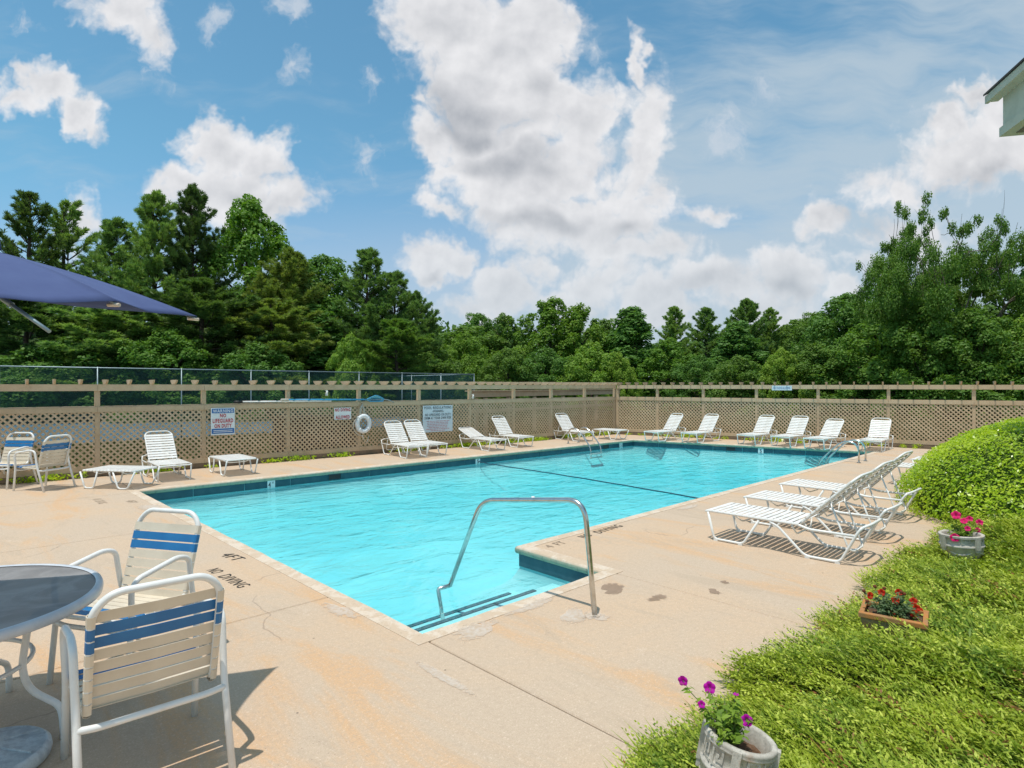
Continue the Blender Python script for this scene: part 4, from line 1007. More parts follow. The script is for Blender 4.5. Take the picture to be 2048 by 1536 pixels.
# ------------------------------------------------------------------ pool rails
t = thing('handrail', 'stainless steel handrail at the shallow steps', 'handrail')
b0 = g(1190, 1233); 
def ray_at(u, v, Z): return cr((u-1024)/F*Z, Z, EYE-(v-HOR)/F*Z)
Zb = CH*b0.x+SH*b0.y
pts = [b0+Vector((0,0,-.02)), ray_at(1178, 1100, Zb+.03), ray_at(1168, 1000, Zb+.05), ray_at(963, 1000, 5.55), ray_at(900, 1171, 5.95), ray_at(876, 1178, 5.93), ray_at(887, 1246, 5.75)]
low = pts[4]; pts[4] = Vector((low.x, low.y, -.20)) if False else low
mb = MB(); mb.tube(rnd(pts[:3]+pts[3:5], .17, 9), .0215, 16); part('rail', mb, M['steel'], t)
mb = MB(); mb.tube(rnd([pts[4], pts[5], pts[6]], .02, 4), .020, 12); part('submerged_rail', mb, M['steel'], t)
mb = MB(); c_ = ray_at(1066, 998, (Zb+5.55)/2+.02); mb.tube([c_+Vector((SH,-CH,0))*-.014, c_+Vector((SH,-CH,0))*.014], .0235, 12); part('tape', mb, M['ring'], t)
mb = MB(); mb.lathe([(.0,.012),(.028,.012),(.05,.004),(.05,.0)], 20, (b0.x,b0.y,.004)); part('collar', mb, M['chalk'], t)
print('rail low', pts[4], pts[3])
def ladder(label, x0, y0, ddx, ddy, dirx, diry, sep):
    t = thing('pool_ladder', label, 'pool ladder', (0,0,0), 0, 'steel pool ladders')
    d = Vector((dirx, diry, 0)).normalized(); s = Vector((ddx, ddy, 0)).normalized()
    for k in (0, 1):
        o = Vector((x0, y0, 0))+s*sep*k
        L_ = [o, o+Vector((0,0,.32)), o+d*.08+Vector((0,0,.45)), o+d*.26+Vector((0,0,.50)), o+d*.45+Vector((0,0,.40)), o+d*.85+Vector((0,0,-.02)), o+d*.90+Vector((0,0,-.22)), o+d*.90+Vector((0,0,-.40))]
        mb = MB(); mb.tube(rnd(L_, .10, 5), .021, 12); part('rail', mb, M['steel'], t)
        mb = MB(); mb.lathe([(.0,.012),(.03,.012),(.05,.004)], 16, (o.x,o.y,.003)); part('collar', mb, M['steel'], t)
    for z in (-.27, -.38):
        a = Vector((x0, y0, z))+d*.90; mb = MB(); mb.box(a+s*sep/2, (abs(s.x)*sep+.07, abs(s.y)*sep+.07, .03)); part('tread', mb, M['white_paint'], t)
    return t
ladder('steel pool ladder at the far pool wall, left of the fence corner', 14.35, 12.33, 1, 0, 0, -1, .50)
ladder('steel pool ladder at the near pool wall behind the lounges', 15.62, 4.50, 1, 0, 0, 1, .50)

# ------------------------------------------------------------------ porch roof, top right
t = thing('porch', 'pale painted porch gable and roof corner at the top right', 'porch')
pR, pZ = (2006-1024)/F*8.0, 8.0
zt, zb = EYE+(HOR-190)/F*8.0, EYE+(HOR-272)/F*8.0
dR, dZ = -.254, -1.0     # towards the camera
Ld = math.hypot(dR, dZ); dR, dZ = dR/Ld, dZ/Ld; nR, nZ = -dZ, dR    # outwards right
def pp(a, b, z): return cr(pR+dR*a+nR*b, pZ+dZ*a+nZ*b, z)
def pbox(name, a0, a1, b0_, b1_, z0, z1, mat, parent):
    mb = MB(); vs = [pp(a,b,z) for z in (z0,z1) for (a,b) in ((a0,b0_),(a1,b0_),(a1,b1_),(a0,b1_))]
    mb.add(vs, [(0,1,2,3),(7,6,5,4),(0,4,5,1),(1,5,6,2),(2,6,7,3),(3,7,4,0)]); return part(name, mb, mat, parent)
pbox('header_beam', 0, 6.5, 0, 4.5, zb+.12, zt+.05, M['stucco'], t)
pbox('trim_board', -.03, 6.5, -.03, 4.5, zb+.0, zb+.118, M['stucco'], t)
pbox('soffit_panel', .10, 6.4, .10, 4.4, zb-.012, zb-.002, M['soffit'], t)
pbox('fascia', -.13, 6.7, -.15, -.11, zt-.045, zt+.055, M['stucco'], t)
pbox('eave_soffit', -.12, 6.6, -.11, 0, zt-.030, zt-.012, M['stucco'], t)
mb = MB(); vs = [pp(-.13,-.17,zt+.060), pp(6.7,-.17,zt+.060), pp(6.7,2.3,zt+1.3), pp(-.13,2.3,zt+1.3), pp(-.13,-.17,zt+.085), pp(6.7,-.17,zt+.085), pp(6.7,2.3,zt+1.33), pp(-.13,2.3,zt+1.33)]
mb.add(vs, [(0,3,2,1),(4,5,6,7),(0,1,5,4),(1,2,6,5),(2,3,7,6),(3,0,4,7)]); part('roof', mb, M['shingle'], t)
pbox('column', 5.6, 5.8, 3.9, 4.1, -.1, zb-.014, M['stucco'], t); pbox('column', .3, .5, 3.9, 4.1, -.1, zb-.014, M['stucco'], t)

# ------------------------------------------------------------------ foliage builders (numpy)
def unit(v): return v/np.maximum(np.linalg.norm(v, axis=-1, keepdims=True), 1e-9)
def leaf_quads(c, nrm, size, r, aspect=.55, jitter=.6, long_dir=None, fold=.0):
    """rhombic leaves at c (n,3) facing roughly nrm"""
    n = len(c); nn = unit(nrm+r.normal(0, jitter, (n, 3)))
    t = r.normal(0, 1, (n, 3)) if long_dir is None else long_dir+r.normal(0, .35, (n, 3))
    t = unit(t-nn*np.sum(t*nn, 1, keepdims=True)); b = np.cross(nn, t)
    s = (size*r.uniform(.65, 1.35, n))[:, None] if not hasattr(size, '__len__') else size[:, None]
    v = np.stack([c-t*s, c+b*s*aspect+nn*s*fold, c+t*s, c-b*s*aspect+nn*s*fold], 1).reshape(-1, 3)
    f = np.arange(4*n).reshape(n, 4); return v, f
def merge(lst):
    V = []; Fs = []; o = 0
    for v, f in lst: V.append(v); Fs.append(f+o); o += len(v)
    return np.concatenate(V), np.concatenate(Fs)
def wood_mesh(name, limbs, mat):
    mb = MB()
    for pts, rs in limbs: mb.tube(pts, rs, 6, cap=False)
    return mb.mesh(name, mat)
def bend(a, b, r, k=5, amp=.06):
    a, b = np.array(a), np.array(b); L = np.linalg.norm(b-a); pts = [a+(b-a)*t for t in np.linspace(0, 1, k)]
    for i in range(1, k-1): pts[i] = pts[i]+r.normal(0, amp*L/2, 3)
    return pts
PROTO = {}
def broad_tree(key, seed, H=10, R=3.2, base=.12, lobes=70, per=330, leaf=.11, prof=None, lobe_r=(.16,.30), sparse=0, mat='leaf', aspect=.6):
    """crown of many leaf lobes over limbs. prof(t)->relative radius at height t (0 base of crown, 1 top)"""
    r = np.random.default_rng(seed); prof = prof or (lambda t: math.sin(PI*min(1, .12+t*.86))**.7)
    L = []; limbs = []; z0 = base*H; hc = H-z0
    limbs.append((bend((0,0,-.4), (r.normal(0,.15), r.normal(0,.15), H*.8), r, 8, .02), list(np.linspace(.026*H, .006*H, 8))))
    for i in range(lobes):
        t = ((i+r.uniform(0,1))/lobes)**.85; z = z0+hc*t*.96; rad = R*prof(t)
        lr = R*r.uniform(*lobe_r)*(1 if t < .85 else .75); a = i*2.399+r.normal(0, .35); q = rad*(1-.25*r.uniform(0,1)**2) - lr*.6
        if r.uniform() < .25: q *= r.uniform(.1, .7)
        q = max(q, 0); c = np.array([q*math.cos(a), q*math.sin(a), z]) + r.normal(0, .03*R, 3)
        n_ = int(per*(lr/(R*.23))**2); d = unit(r.normal(0, 1, (n_, 3))); d[:, 2] = np.where(d[:, 2] < -.6, d[:, 2]*-.5, d[:, 2]); d = unit(d)
        # ragged lobe surface: sub bumps push the shell in and out
        sub = unit(r.normal(0, 1, (7, 3))); bump = np.max(d @ sub.T, 1); rr_ = lr*(.50+.62*np.clip(bump, 0, 1)**2)*r.uniform(.72, 1.08, n_)
        p = c+d*rr_[:, None]*np.array([1.0, 1.0, 1.12]); L.append(leaf_quads(p, d*.9+np.array([0, 0, .45]), leaf, r, aspect, .55))
        if i % 3 == 0:
            s_ = np.array([0, 0, max(.10*H, z-(.5+.6*q))]); limbs.append((bend(s_, c, r, 5, .05), list(np.linspace(.009*H, .002*H, 5))))
    v, f = merge(L); PROTO[key] = (fast_mesh('crown', v, f, M[mat]), wood_mesh('trunk', limbs, M['bark']), np.quantile(v[:, 2], .997), np.quantile(np.hypot(v[:, 0], v[:, 1]), .975))
def pine_tree(key, seed, H=12, R=2.6, base=.10, whorls=26, per=5, tuft=9, leaf=.15, droop=.0, gap=0.0, crown_pow=.75, up=.55, dens=1.0):
    r = np.random.default_rng(seed); L = []; limbs = []
    limbs.append((bend((0,0,-.4), (r.normal(0,.1), r.normal(0,.1), H), r, 9, .008), list(np.linspace(.020*H, .0025*H, 9))))
    for w in range(whorls):
        t = w/(whorls-1); z = H*(base+(1-base)*t**.9)-.05; ln = R*(1-t**1.6)**crown_pow*r.uniform(.6, 1.2)*(.55+.45*min(1, t*4))+.22
        for k in range(per):
            if r.uniform() < gap: continue
            a = r.uniform(0, 2*PI); l = ln*r.uniform(.6, 1.12); el = up*t**1.2 + .18 - droop*(1-t) + r.normal(0, .09)
            d = np.array([math.cos(a)*math.cos(el), math.sin(a)*math.cos(el), math.sin(el)])
            pts = [np.array([0, 0, z])+d*l*s+np.array([0, 0, 1])*(.22*l*s*s*(1 if t > .3 else .35)) for s in np.linspace(0, 1, 5)]
            limbs.append((pts, list(np.linspace(.0045*H*(1.1-t)+.008, .006, 5))))
            m = max(3, int(tuft*l/1.15*dens)+3)
            for j in range(m):
                s = r.uniform(.28, 1.02)**.8; i0 = min(3, int(s*4)); fr = min(s*4-i0, 1.1); q = pts[i0]*(1-fr)+pts[i0+1]*fr
                side = np.cross(d, [0, 0, 1]); q = q+side*r.normal(0, .22)*l*(1.25-s)*.8+np.array([0, 0, r.normal(.02, .06)])
                k_ = 19; dd = unit(r.normal(0, .62, (k_, 3))+d*.75+np.array([0, 0, .62])); cc = q+dd*leaf*.8
                nn = unit(np.cross(dd, r.normal(0, 1, (k_, 3)))); L.append(leaf_quads(cc, nn, leaf*r.uniform(.75, 1.2, k_), r, .13, .05, long_dir=dd*3))
    v, f = merge(L); PROTO[key] = (fast_mesh('crown', v, f, M['needle']), wood_mesh('trunk', limbs, M['bark']), np.quantile(v[:, 2], .997), np.quantile(np.hypot(v[:, 0], v[:, 1]), .975))
def sparse_tree(key, seed, H=12, R=4.2, leaf=.062):
    """many forked upright limbs, open top with bare twigs and leaf bunches"""
    r = np.random.default_rng(seed); L = []; limbs = []; tips = []
    def grow(p, d, l, rad, lev):
        q = p+d*l; limbs.append((bend(p, q, r, 4, .05), list(np.linspace(rad, rad*.6, 4))))
        if lev >= 4 or l < .35:
            tips.append((q, d, lev)); return
        for k in range(3 if lev < 2 else 2):
            nd = unit(d+r.normal(0, .45 if lev else .6, 3)+np.array([0, 0, .14])); grow(q, nd, l*r.uniform(.62, .82), rad*.58, lev+1)
        if lev >= 2: tips.append((q, d, lev))
    for k in range(5):
        a = k*1.257+r.normal(0, .2); grow(np.array([0, 0, 1.0]), unit(np.array([math.cos(a)*.85, math.sin(a)*.85, 1.0])), H*.27, .13, 0)
    limbs.append((bend((0,0,-.4), (0,0,1.2), r, 3, .01), [.26,.22,.18]))
    for q, d, lev in tips:
        if q[2] > H*.50 and r.uniform() < .42: continue
        rad = r.uniform(.22, .45)*(1.7 if q[2] < H*.6 else 1.0); n_ = int(170*(rad/.3)**1.6)
        dd = unit(r.normal(0, 1, (n_, 3))); p = q+dd*rad*r.uniform(.3, 1, (n_, 1)); L.append(leaf_quads(p, dd*.5+np.array([0, 0, .6]), leaf, r, .6, .6))
    # full lower skirt
    for i in range(46):
        t = r.uniform(0, 1); z = H*(.06+.5*t); a = r.uniform(0, 2*PI); q = R*(.95-.25*t)*r.uniform(.35, 1)
        lr = r.uniform(.5, .95); n_ = 900; d = unit(r.normal(0, 1, (n_, 3))); d[:, 2] = np.abs(d[:, 2])*.9-.15; c = np.array([q*math.cos(a), q*math.sin(a), z])
        L.append(leaf_quads(c+d*lr*r.uniform(.6, 1.05, (n_, 1)), d+np.array([0, 0, .4]), leaf, r, .6, .55))
    for i in range(60):
        q, d, lev = tips[r.integers(len(tips))]
        if q[2] > H*.55: limbs.append((bend(q, q+unit(d+r.normal(0,.25,3)+np.array([0,0,.4]))*r.uniform(.4, .9), r, 3, .04), [.014,.009,.004]))
    v, f = merge(L); PROTO[key] = (fast_mesh('crown', v, f, M['leaf']), wood_mesh('trunk', limbs, M['twig']), np.quantile(v[:, 2], .997), np.quantile(np.hypot(v[:, 0], v[:, 1]), .975))
sph = lambda t: math.sqrt(max(.02, 1-(2*t-.85)**2/1.35))
broad_tree('oak', 11, R=3.4, lobes=72, per=330, prof=sph)
broad_tree('maple', 12, R=2.9, lobes=80, per=300, prof=lambda t: math.sin(PI*min(1, .18+.80*t))**.6, lobe_r=(.14,.26))
broad_tree('cone', 13, R=2.6, lobes=84, per=290, prof=lambda t: (1.02-t)**.62*min(1, .55+2*t), lobe_r=(.16,.27))
broad_tree('tulip', 14, R=3.0, lobes=70, per=520, base=.2, prof=lambda t: math.sin(PI*min(1, .15+.83*t))**.8, lobe_r=(.15,.25), leaf=.085)
broad_tree('bushy', 15, H=10, R=5.2, base=.0, lobes=95, per=620, prof=lambda t: math.sqrt(max(.03, 1-t*t)), lobe_r=(.12,.22), leaf=.12)
pine_tree('pine', 21, R=3.0, whorls=30, per=6, tuft=13)
pine_tree('pine_thin', 22, R=2.6, whorls=24, per=5, tuft=9, gap=.14, crown_pow=.6, up=.75)
pine_tree('pine_wide', 23, R=4.0, whorls=26, per=7, tuft=13, crown_pow=.8, droop=.05, up=.5, leaf=.18)
pine_tree('pine_layer', 24, R=3.3, whorls=17, per=8, tuft=14, crown_pow=.5, up=.35, droop=.10, leaf=.2)
sparse_tree('open', 31)

def tree(key, u, top, w, Z, tint, label, name='tree', rot=None, zb=-.5, sx=1.0):
    """w: crown width and top: its highest point as surveyed from the photograph"""
    crown, trunk, H, R = PROTO[key]
    c = cr((u-1024)/F*Z, Z, zb); h = EYE+(HOR-top)/F*Z-zb; s = h/H; wx = (w/F*Z)/(2*R)
    wx = max(wx, s*.35)
    t = bpy.data.objects.new(name, None); COL.objects.link(t); t.location = c; t.scale = (wx, wx, s)
    t.rotation_euler = (0, 0, rot if rot is not None else random.uniform(0, 6.28)); tag(t, label, 'tree', None)
    a = link('crown', crown, t); a.color = tuple(tint)+(1,); link('trunk', trunk, t); return t
DG = (1.15,1.3,1.15); BG = (1.15,1.35,1.25); MG = (1.3,1.3,1.0); LG = (2.1,1.95,1.3); YG = (2.3,2.0,1.2); OG = (2.1,1.75,1.2); PG = (2.3,2.2,1.8); PD = (1.8,1.85,1.65)
TREES = [
 # far row first
 ('oak', 930, 655, 190, 62, MG, 'rounded green tree at the right foot of the tall left pines'),
 ('oak', 955, 628, 120, 66, DG, 'dark tree with open branches left of the central green grove'),
 ('maple', 1010, 630, 110, 64, MG, 'narrow tree immediately left of the tallest central tree'),
 ('maple', 1100, 598, 150, 58, (1.5,1.5,.9), 'tallest bright green tree in the middle of the tree line'),
 ('maple', 1160, 612, 120, 57, (1.65,1.6,.9), 'green tree overlapping the tallest central tree on its right'),
 ('oak', 1210, 640, 110, 66, MG, 'low green tree in the gap right of the central grove'),
 ('cone', 1262, 616, 150, 56, BG, 'dark blue green pointed tree right of the centre'),
 ('pine', 1350, 615, 100, 64, PG, 'left most pine of the group right of the centre, open and feathery'),
 ('pine', 1412, 617, 110, 66, PD, 'second dark pine right of the centre'),
 ('pine_wide', 1492, 600, 130, 66, PD, 'broad pine with the highest top in the group right of the centre'),
 ('pine', 1540, 618, 90, 68, PG, 'small pine with upswept boughs right of the broad pine'),
 ('oak', 1600, 640, 130, 70, MG, 'distant rounded tree in the low gap of the tree line'),
 ('oak', 1630, 626, 120, 64, MG, 'round dome shaped tree rising beside the large dark oaks'),
 ('cone', 1475, 645, 130, 54, BG, 'bluish pointed tree in front of the pines right of the centre'),
 ('oak', 1690, 590, 190, 50, DG, 'large dark oak left of the tree with the bare twigs'),
 ('oak', 1775, 552, 170, 50, DG, 'dark tree stepping up towards the tree with the bare twigs'),
 ('open', 1905, 398, 400, 38, (1.3,1.35,1.0), 'tall open tree with bare upper twigs near the right edge'),
 ('maple', 2075, 480, 200, 40, DG, 'dark tree cut by the right edge of the photo'),
 ('oak', 2200, 470, 300, 44, MG, 'tree just outside the right edge of the tree line'),
 # left wood
 ('pine_thin', 62, 385, 190, 42, (1.05,1.05,.9), 'thin topped pine at the left edge above the blue umbrella'),
 ('pine_thin', 135, 402, 170, 44, PG, 'airy pine second from the left edge'),
 ('pine', 232, 440, 190, 42, PD, 'dark pine between the airy left pines and the tall pair'),
 ('pine', 312, 388, 190, 40, PG, 'left tree of the two tallest pines'),
 ('pine', 385, 376, 170, 42, (1.0,1.05,.95), 'right tree of the two tallest pines'),
 ('tulip', 498, 398, 230, 46, (1.35,1.5,.85), 'bright green broadleaf tree beside the tallest pines'),
 ('pine_wide', 575, 500, 220, 42, OG, 'brownish green pine below the bright broadleaf tree'),
 ('oak', 645, 515, 220, 46, DG, 'rounded dark broadleaf tree between two pines'),
 ('pine', 738, 500, 170, 44, PD, 'pointed dark pine right of the rounded dark tree'),
 ('pine', 792, 545, 140, 44, PD, 'second pointed pine near the right end of the left wood'),
 ('pine_wide', 835, 585, 130, 44, PD, 'last pine at the right end of the left wood, boughs reaching right'),
 ('pine_layer', 60, 590, 300, 34, (1.05,1.15,.9), 'low layered pine boughs at the left edge under the umbrella'),
 ('pine_layer', 235, 600, 300, 35, PG, 'layered pine boughs below the umbrella tip'),
 ('pine_layer', 410, 560, 280, 36, (1.15,1.2,.9), 'layered pine in front of the two tallest pines'),
 ('pine_layer', 545, 600, 260, 38, OG, 'layered olive green pine left of the dark hollow in the wood'),
 ('cone', 620, 610, 200, 42, BG, 'bluish dark leafy tree at the hollow of the left wood'),
 ('bushy', 700, 672, 120, 36, LG, 'light green young tree at the left wood edge above the chain link fence'),
 ('pine_layer', 795, 640, 190, 38, (1.5,1.6,.9), 'lighter green pine at the right end of the left wood'),
 ('bushy', 345, 660, 260, 34, (1.2,1.35,.9), 'mid green brush left of the middle of the chain link fence'),
 ('bushy', 130, 680, 320, 33, DG, 'dark brush behind the left end of the chain link fence'),
 ('bushy', 520, 690, 240, 35, DG, 'dark brush under the brownish pine'),
 ('bushy', 860, 690, 180, 44, MG, 'brush at the right end of the chain link fence'),
 # understory on the right
 ('bushy', 930, 668, 150, 50, (1.6,1.6,1.0), 'sunlit brush right of the end of the chain link fence'),
 ('bushy', 1015, 700, 150, 46, MG, 'mid green brush left of centre just above the fence top'),
 ('bushy', 1090, 700, 170, 46, DG, 'dark brush below the tallest central tree'),
 ('bushy', 1182, 688, 150, 44, LG, 'yellow green brush low in the centre of the tree line'),
 ('bushy', 1240, 708, 90, 43, YG, 'bright yellow green bush right of centre, just above the fence'),
 ('maple', 1338, 680, 130, 50, (1.4,1.5,1.0), 'light green tree under the left most central pine'),
 ('bushy', 1400, 712, 150, 46, DG, 'dark brush beneath the pines right of the centre'),
 ('bushy', 1565, 700, 110, 42, YG, 'bright green round bush below the low gap of the tree line'),
 ('bushy', 1640, 690, 200, 42, MG, 'green brush before the large dark oak'),
 ('bushy', 1760, 640, 260, 40, (1.3,1.4,.95), 'broad green brush left of the tree with the bare twigs'),
 ('bushy', 1850, 600, 220, 36, (1.25,1.35,.95), 'leafy growth at the left foot of the tree with the bare twigs'),
 ('bushy', 1960, 620, 260, 34, (1.15,1.25,.9), 'leafy growth at the right foot of the tree with the bare twigs'),
 ('bushy', 2050, 640, 200, 33, LG, 'lighter brush at the right edge above the fence'),
 ('bushy', 1480, 715, 170, 44, MG, 'low green brush below the bluish pointed tree'),
]
for (k, u, tp, w, Z, tint, lb) in TREES:
    tree(k, u, tp, w, Z, tint, lb, 'pine_tree' if k.startswith('pine') else ('bush' if k == 'bushy' else 'tree'))
for o in COL.objects:
    if o.name.startswith('bush'): o['category'] = 'bush'
# the wood goes on behind as one mass
def far_wood():
    r = np.random.default_rng(5); L = []
    for i in range(230):
        th = math.radians(r.uniform(-58, 58)); Z = r.uniform(74, 95); R = Z*math.tan(th); h = r.uniform(6, 9.5); w = r.uniform(3, 5)
        if th < math.radians(-12): h += 1.5
        c = np.array(cr(R, Z, 0)); n_ = 520; d = unit(r.normal(0, 1, (n_, 3))); d[:, 2] = np.abs(d[:, 2])
        hh = r.uniform(0, 1, n_); p = c+d*np.array([w, w, 1])*np.sqrt(1-hh**2*.8)[:, None]; p[:, 2] = hh*h+r.normal(0, .4, n_)
        L.append(leaf_quads(p, d+np.array([0, 0, .5]), .42, r, .7, .5))
    v, f = merge(L); o = link('far_woods', fast_mesh('far_woods', v, f, M['leaf'])); o.color = (.8,.95,.9,1); tag(o, 'far woods closing the gaps behind the tree line', 'woods', kind='stuff')
far_wood()
# rough brush right behind the right fence and round the court (ground cover)
def brush():
    r = np.random.default_rng(8); n_ = 9000
    x = r.uniform(19.5, 33, n_); y = r.uniform(-6, 30, n_); keep = (x-19.2 > (13.5-y)*.235*(y < 14)) | (y > 16); x, y = x[keep], y[keep]
    k = 9; c = np.repeat(np.stack([x, y, np.zeros_like(x)-.1], 1), k, 0); c += r.normal(0, .07, c.shape); c[:, 2] = -.1+r.uniform(.02, .30, len(c))
    v, f = leaf_quads(c, r.normal(0, 1, c.shape)*np.array([1, 1, .2]), .10, r, .25, .1, long_dir=np.tile([0, 0, 2.0], (len(c), 1)))
    x2 = r.uniform(-8, 24, 6000); y2 = r.uniform(14.9, 23.5, 6000); c2 = np.repeat(np.stack([x2, y2, np.zeros_like(x2)-.1], 1), 6, 0); c2 += r.normal(0, .05, c2.shape); c2[:, 2] = -.1+r.uniform(.0, .10, len(c2))
    v2, f2_ = leaf_quads(c2, r.normal(0, 1, c2.shape)*np.array([1, 1, .2]), .07, r, .2, .1, long_dir=np.tile([0, 0, 2.0], (len(c2), 1)))
    V, Fc = merge([(v, f), (v2, f2_)]); o = link('rough_grass', fast_mesh('rough_grass', V, Fc, M['blades'])); tag(o, 'rough grass behind the lattice fences', 'grass', kind='stuff')
brush()
# weeds at the foot of the fences
def weeds():
    r = np.random.default_rng(9); L = []
    spots = []
    for k in range(46):
        x = r.uniform(1.2, 18); spots.append((x, fy(x)-.16, r.uniform(.4, 1)))
    for k in range(30): q = r.uniform(.5, 11); p = frp(q); spots.append((p[0]-.16, p[1], r.uniform(.4, 1)))
    for (x, y, s) in spots:
        n_ = int(60*s); c = np.array([x, y, 0])+r.normal(0, 1, (n_, 3))*np.array([.22*s, .035, 0]); c[:, 2] = r.uniform(.01, .14*s, n_)
        L.append(leaf_quads(c, r.normal(0, 1, (n_, 3)), .035, r, .45, .3))
    v, f = merge(L); o = link('weeds', fast_mesh('weeds', v, f, M['holly'])); tag(o, 'weeds sprouting along the foot of the lattice fences', 'weeds', kind='stuff')
weeds()

# ------------------------------------------------------------------ clipped round hedge
def mound(name, label, lst, n_leaf, leaf, seed, mat='holly', jit=.5, shade=.93):
    r = np.random.default_rng(seed); t = thing(name, label, 'hedge'); L = []
    areas = [a[3]*a[4]+a[3]*a[5]+a[4]*a[5] for a in lst]; tot = sum(areas)
    for (cx, cy, cz, ax, ay, az, rot), ar in zip(lst, areas):
        n_ = int(n_leaf*ar/tot); d = unit(r.normal(0, 1, (n_, 3))); d = d[d[:, 2] > -.35]; n_ = len(d)
        lump = np.zeros(n_); S = unit(r.normal(0, 1, (60, 3)))
        for s_ in S: lump = np.maximum(lump, np.clip((d @ s_-.955)/.045, 0, 1)**1)
        fine = np.sin(d[:, 0]*31+d[:, 1]*17)*np.sin(d[:, 1]*29+d[:, 2]*23)*.012
        q = (.955+.050*lump+fine)*r.uniform(.93, 1.0, n_)**1; q = np.where(r.uniform(0, 1, n_) < .05, q*1.03, q)
        p = d*q[:, None]*np.array([ax, ay, az]); cs, sn = math.cos(rot), math.sin(rot)
        p = np.stack([p[:, 0]*cs-p[:, 1]*sn, p[:, 0]*sn+p[:, 1]*cs, p[:, 2]], 1)+np.array([cx, cy, cz])
        dn = d/np.array([ax, ay, az]); dn = np.stack([dn[:, 0]*cs-dn[:, 1]*sn, dn[:, 0]*sn+dn[:, 1]*cs, dn[:, 2]], 1)
        p[:, 2] = np.where(p[:, 2] > 0, az*np.power(np.clip(p[:, 2]/az, 1e-4, 2), .88), p[:, 2])
        ok = p[:, 2] > .01; p, dn = p[ok], dn[ok]
        L.append(leaf_quads(p, unit(dn)*.8+np.array([0, 0, .35]), leaf, r, .48, jit))
    v, f = merge(L); o = link('foliage', fast_mesh('foliage', v, f, M[mat]), t)
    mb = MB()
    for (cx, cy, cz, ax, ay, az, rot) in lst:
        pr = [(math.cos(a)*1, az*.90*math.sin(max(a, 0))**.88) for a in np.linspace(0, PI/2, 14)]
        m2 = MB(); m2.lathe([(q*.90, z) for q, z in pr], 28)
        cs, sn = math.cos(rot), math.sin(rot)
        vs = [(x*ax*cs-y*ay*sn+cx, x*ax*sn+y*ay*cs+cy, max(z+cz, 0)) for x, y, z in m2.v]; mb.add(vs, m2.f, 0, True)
    part('inner_core', mb, M['holly_core'], t); return t  # solid core added behind the leaves, inner shade put into its dark colour
mound('round_hedge', 'large clipped round hedge with glossy bright green leaves at the right',
      [(11.65, .62, .0, 2.75, 2.1, 1.33, 0), (14.3, .5, 0, 3.4, 2.2, 1.35, 0), (13.0, -1.8, 0, 4.2, 2.6, 1.42, 0)], 300000, .0245, 41)
mound('low_shrub', 'low shrub with pale new growth between the round hedge and the juniper bed',
      [(8.75, -.35, 0, 1.35, 1.15, .62, 0), (9.4, -1.7, 0, 1.9, 1.6, .85, 0)], 70000, .020, 42, jit=.9)

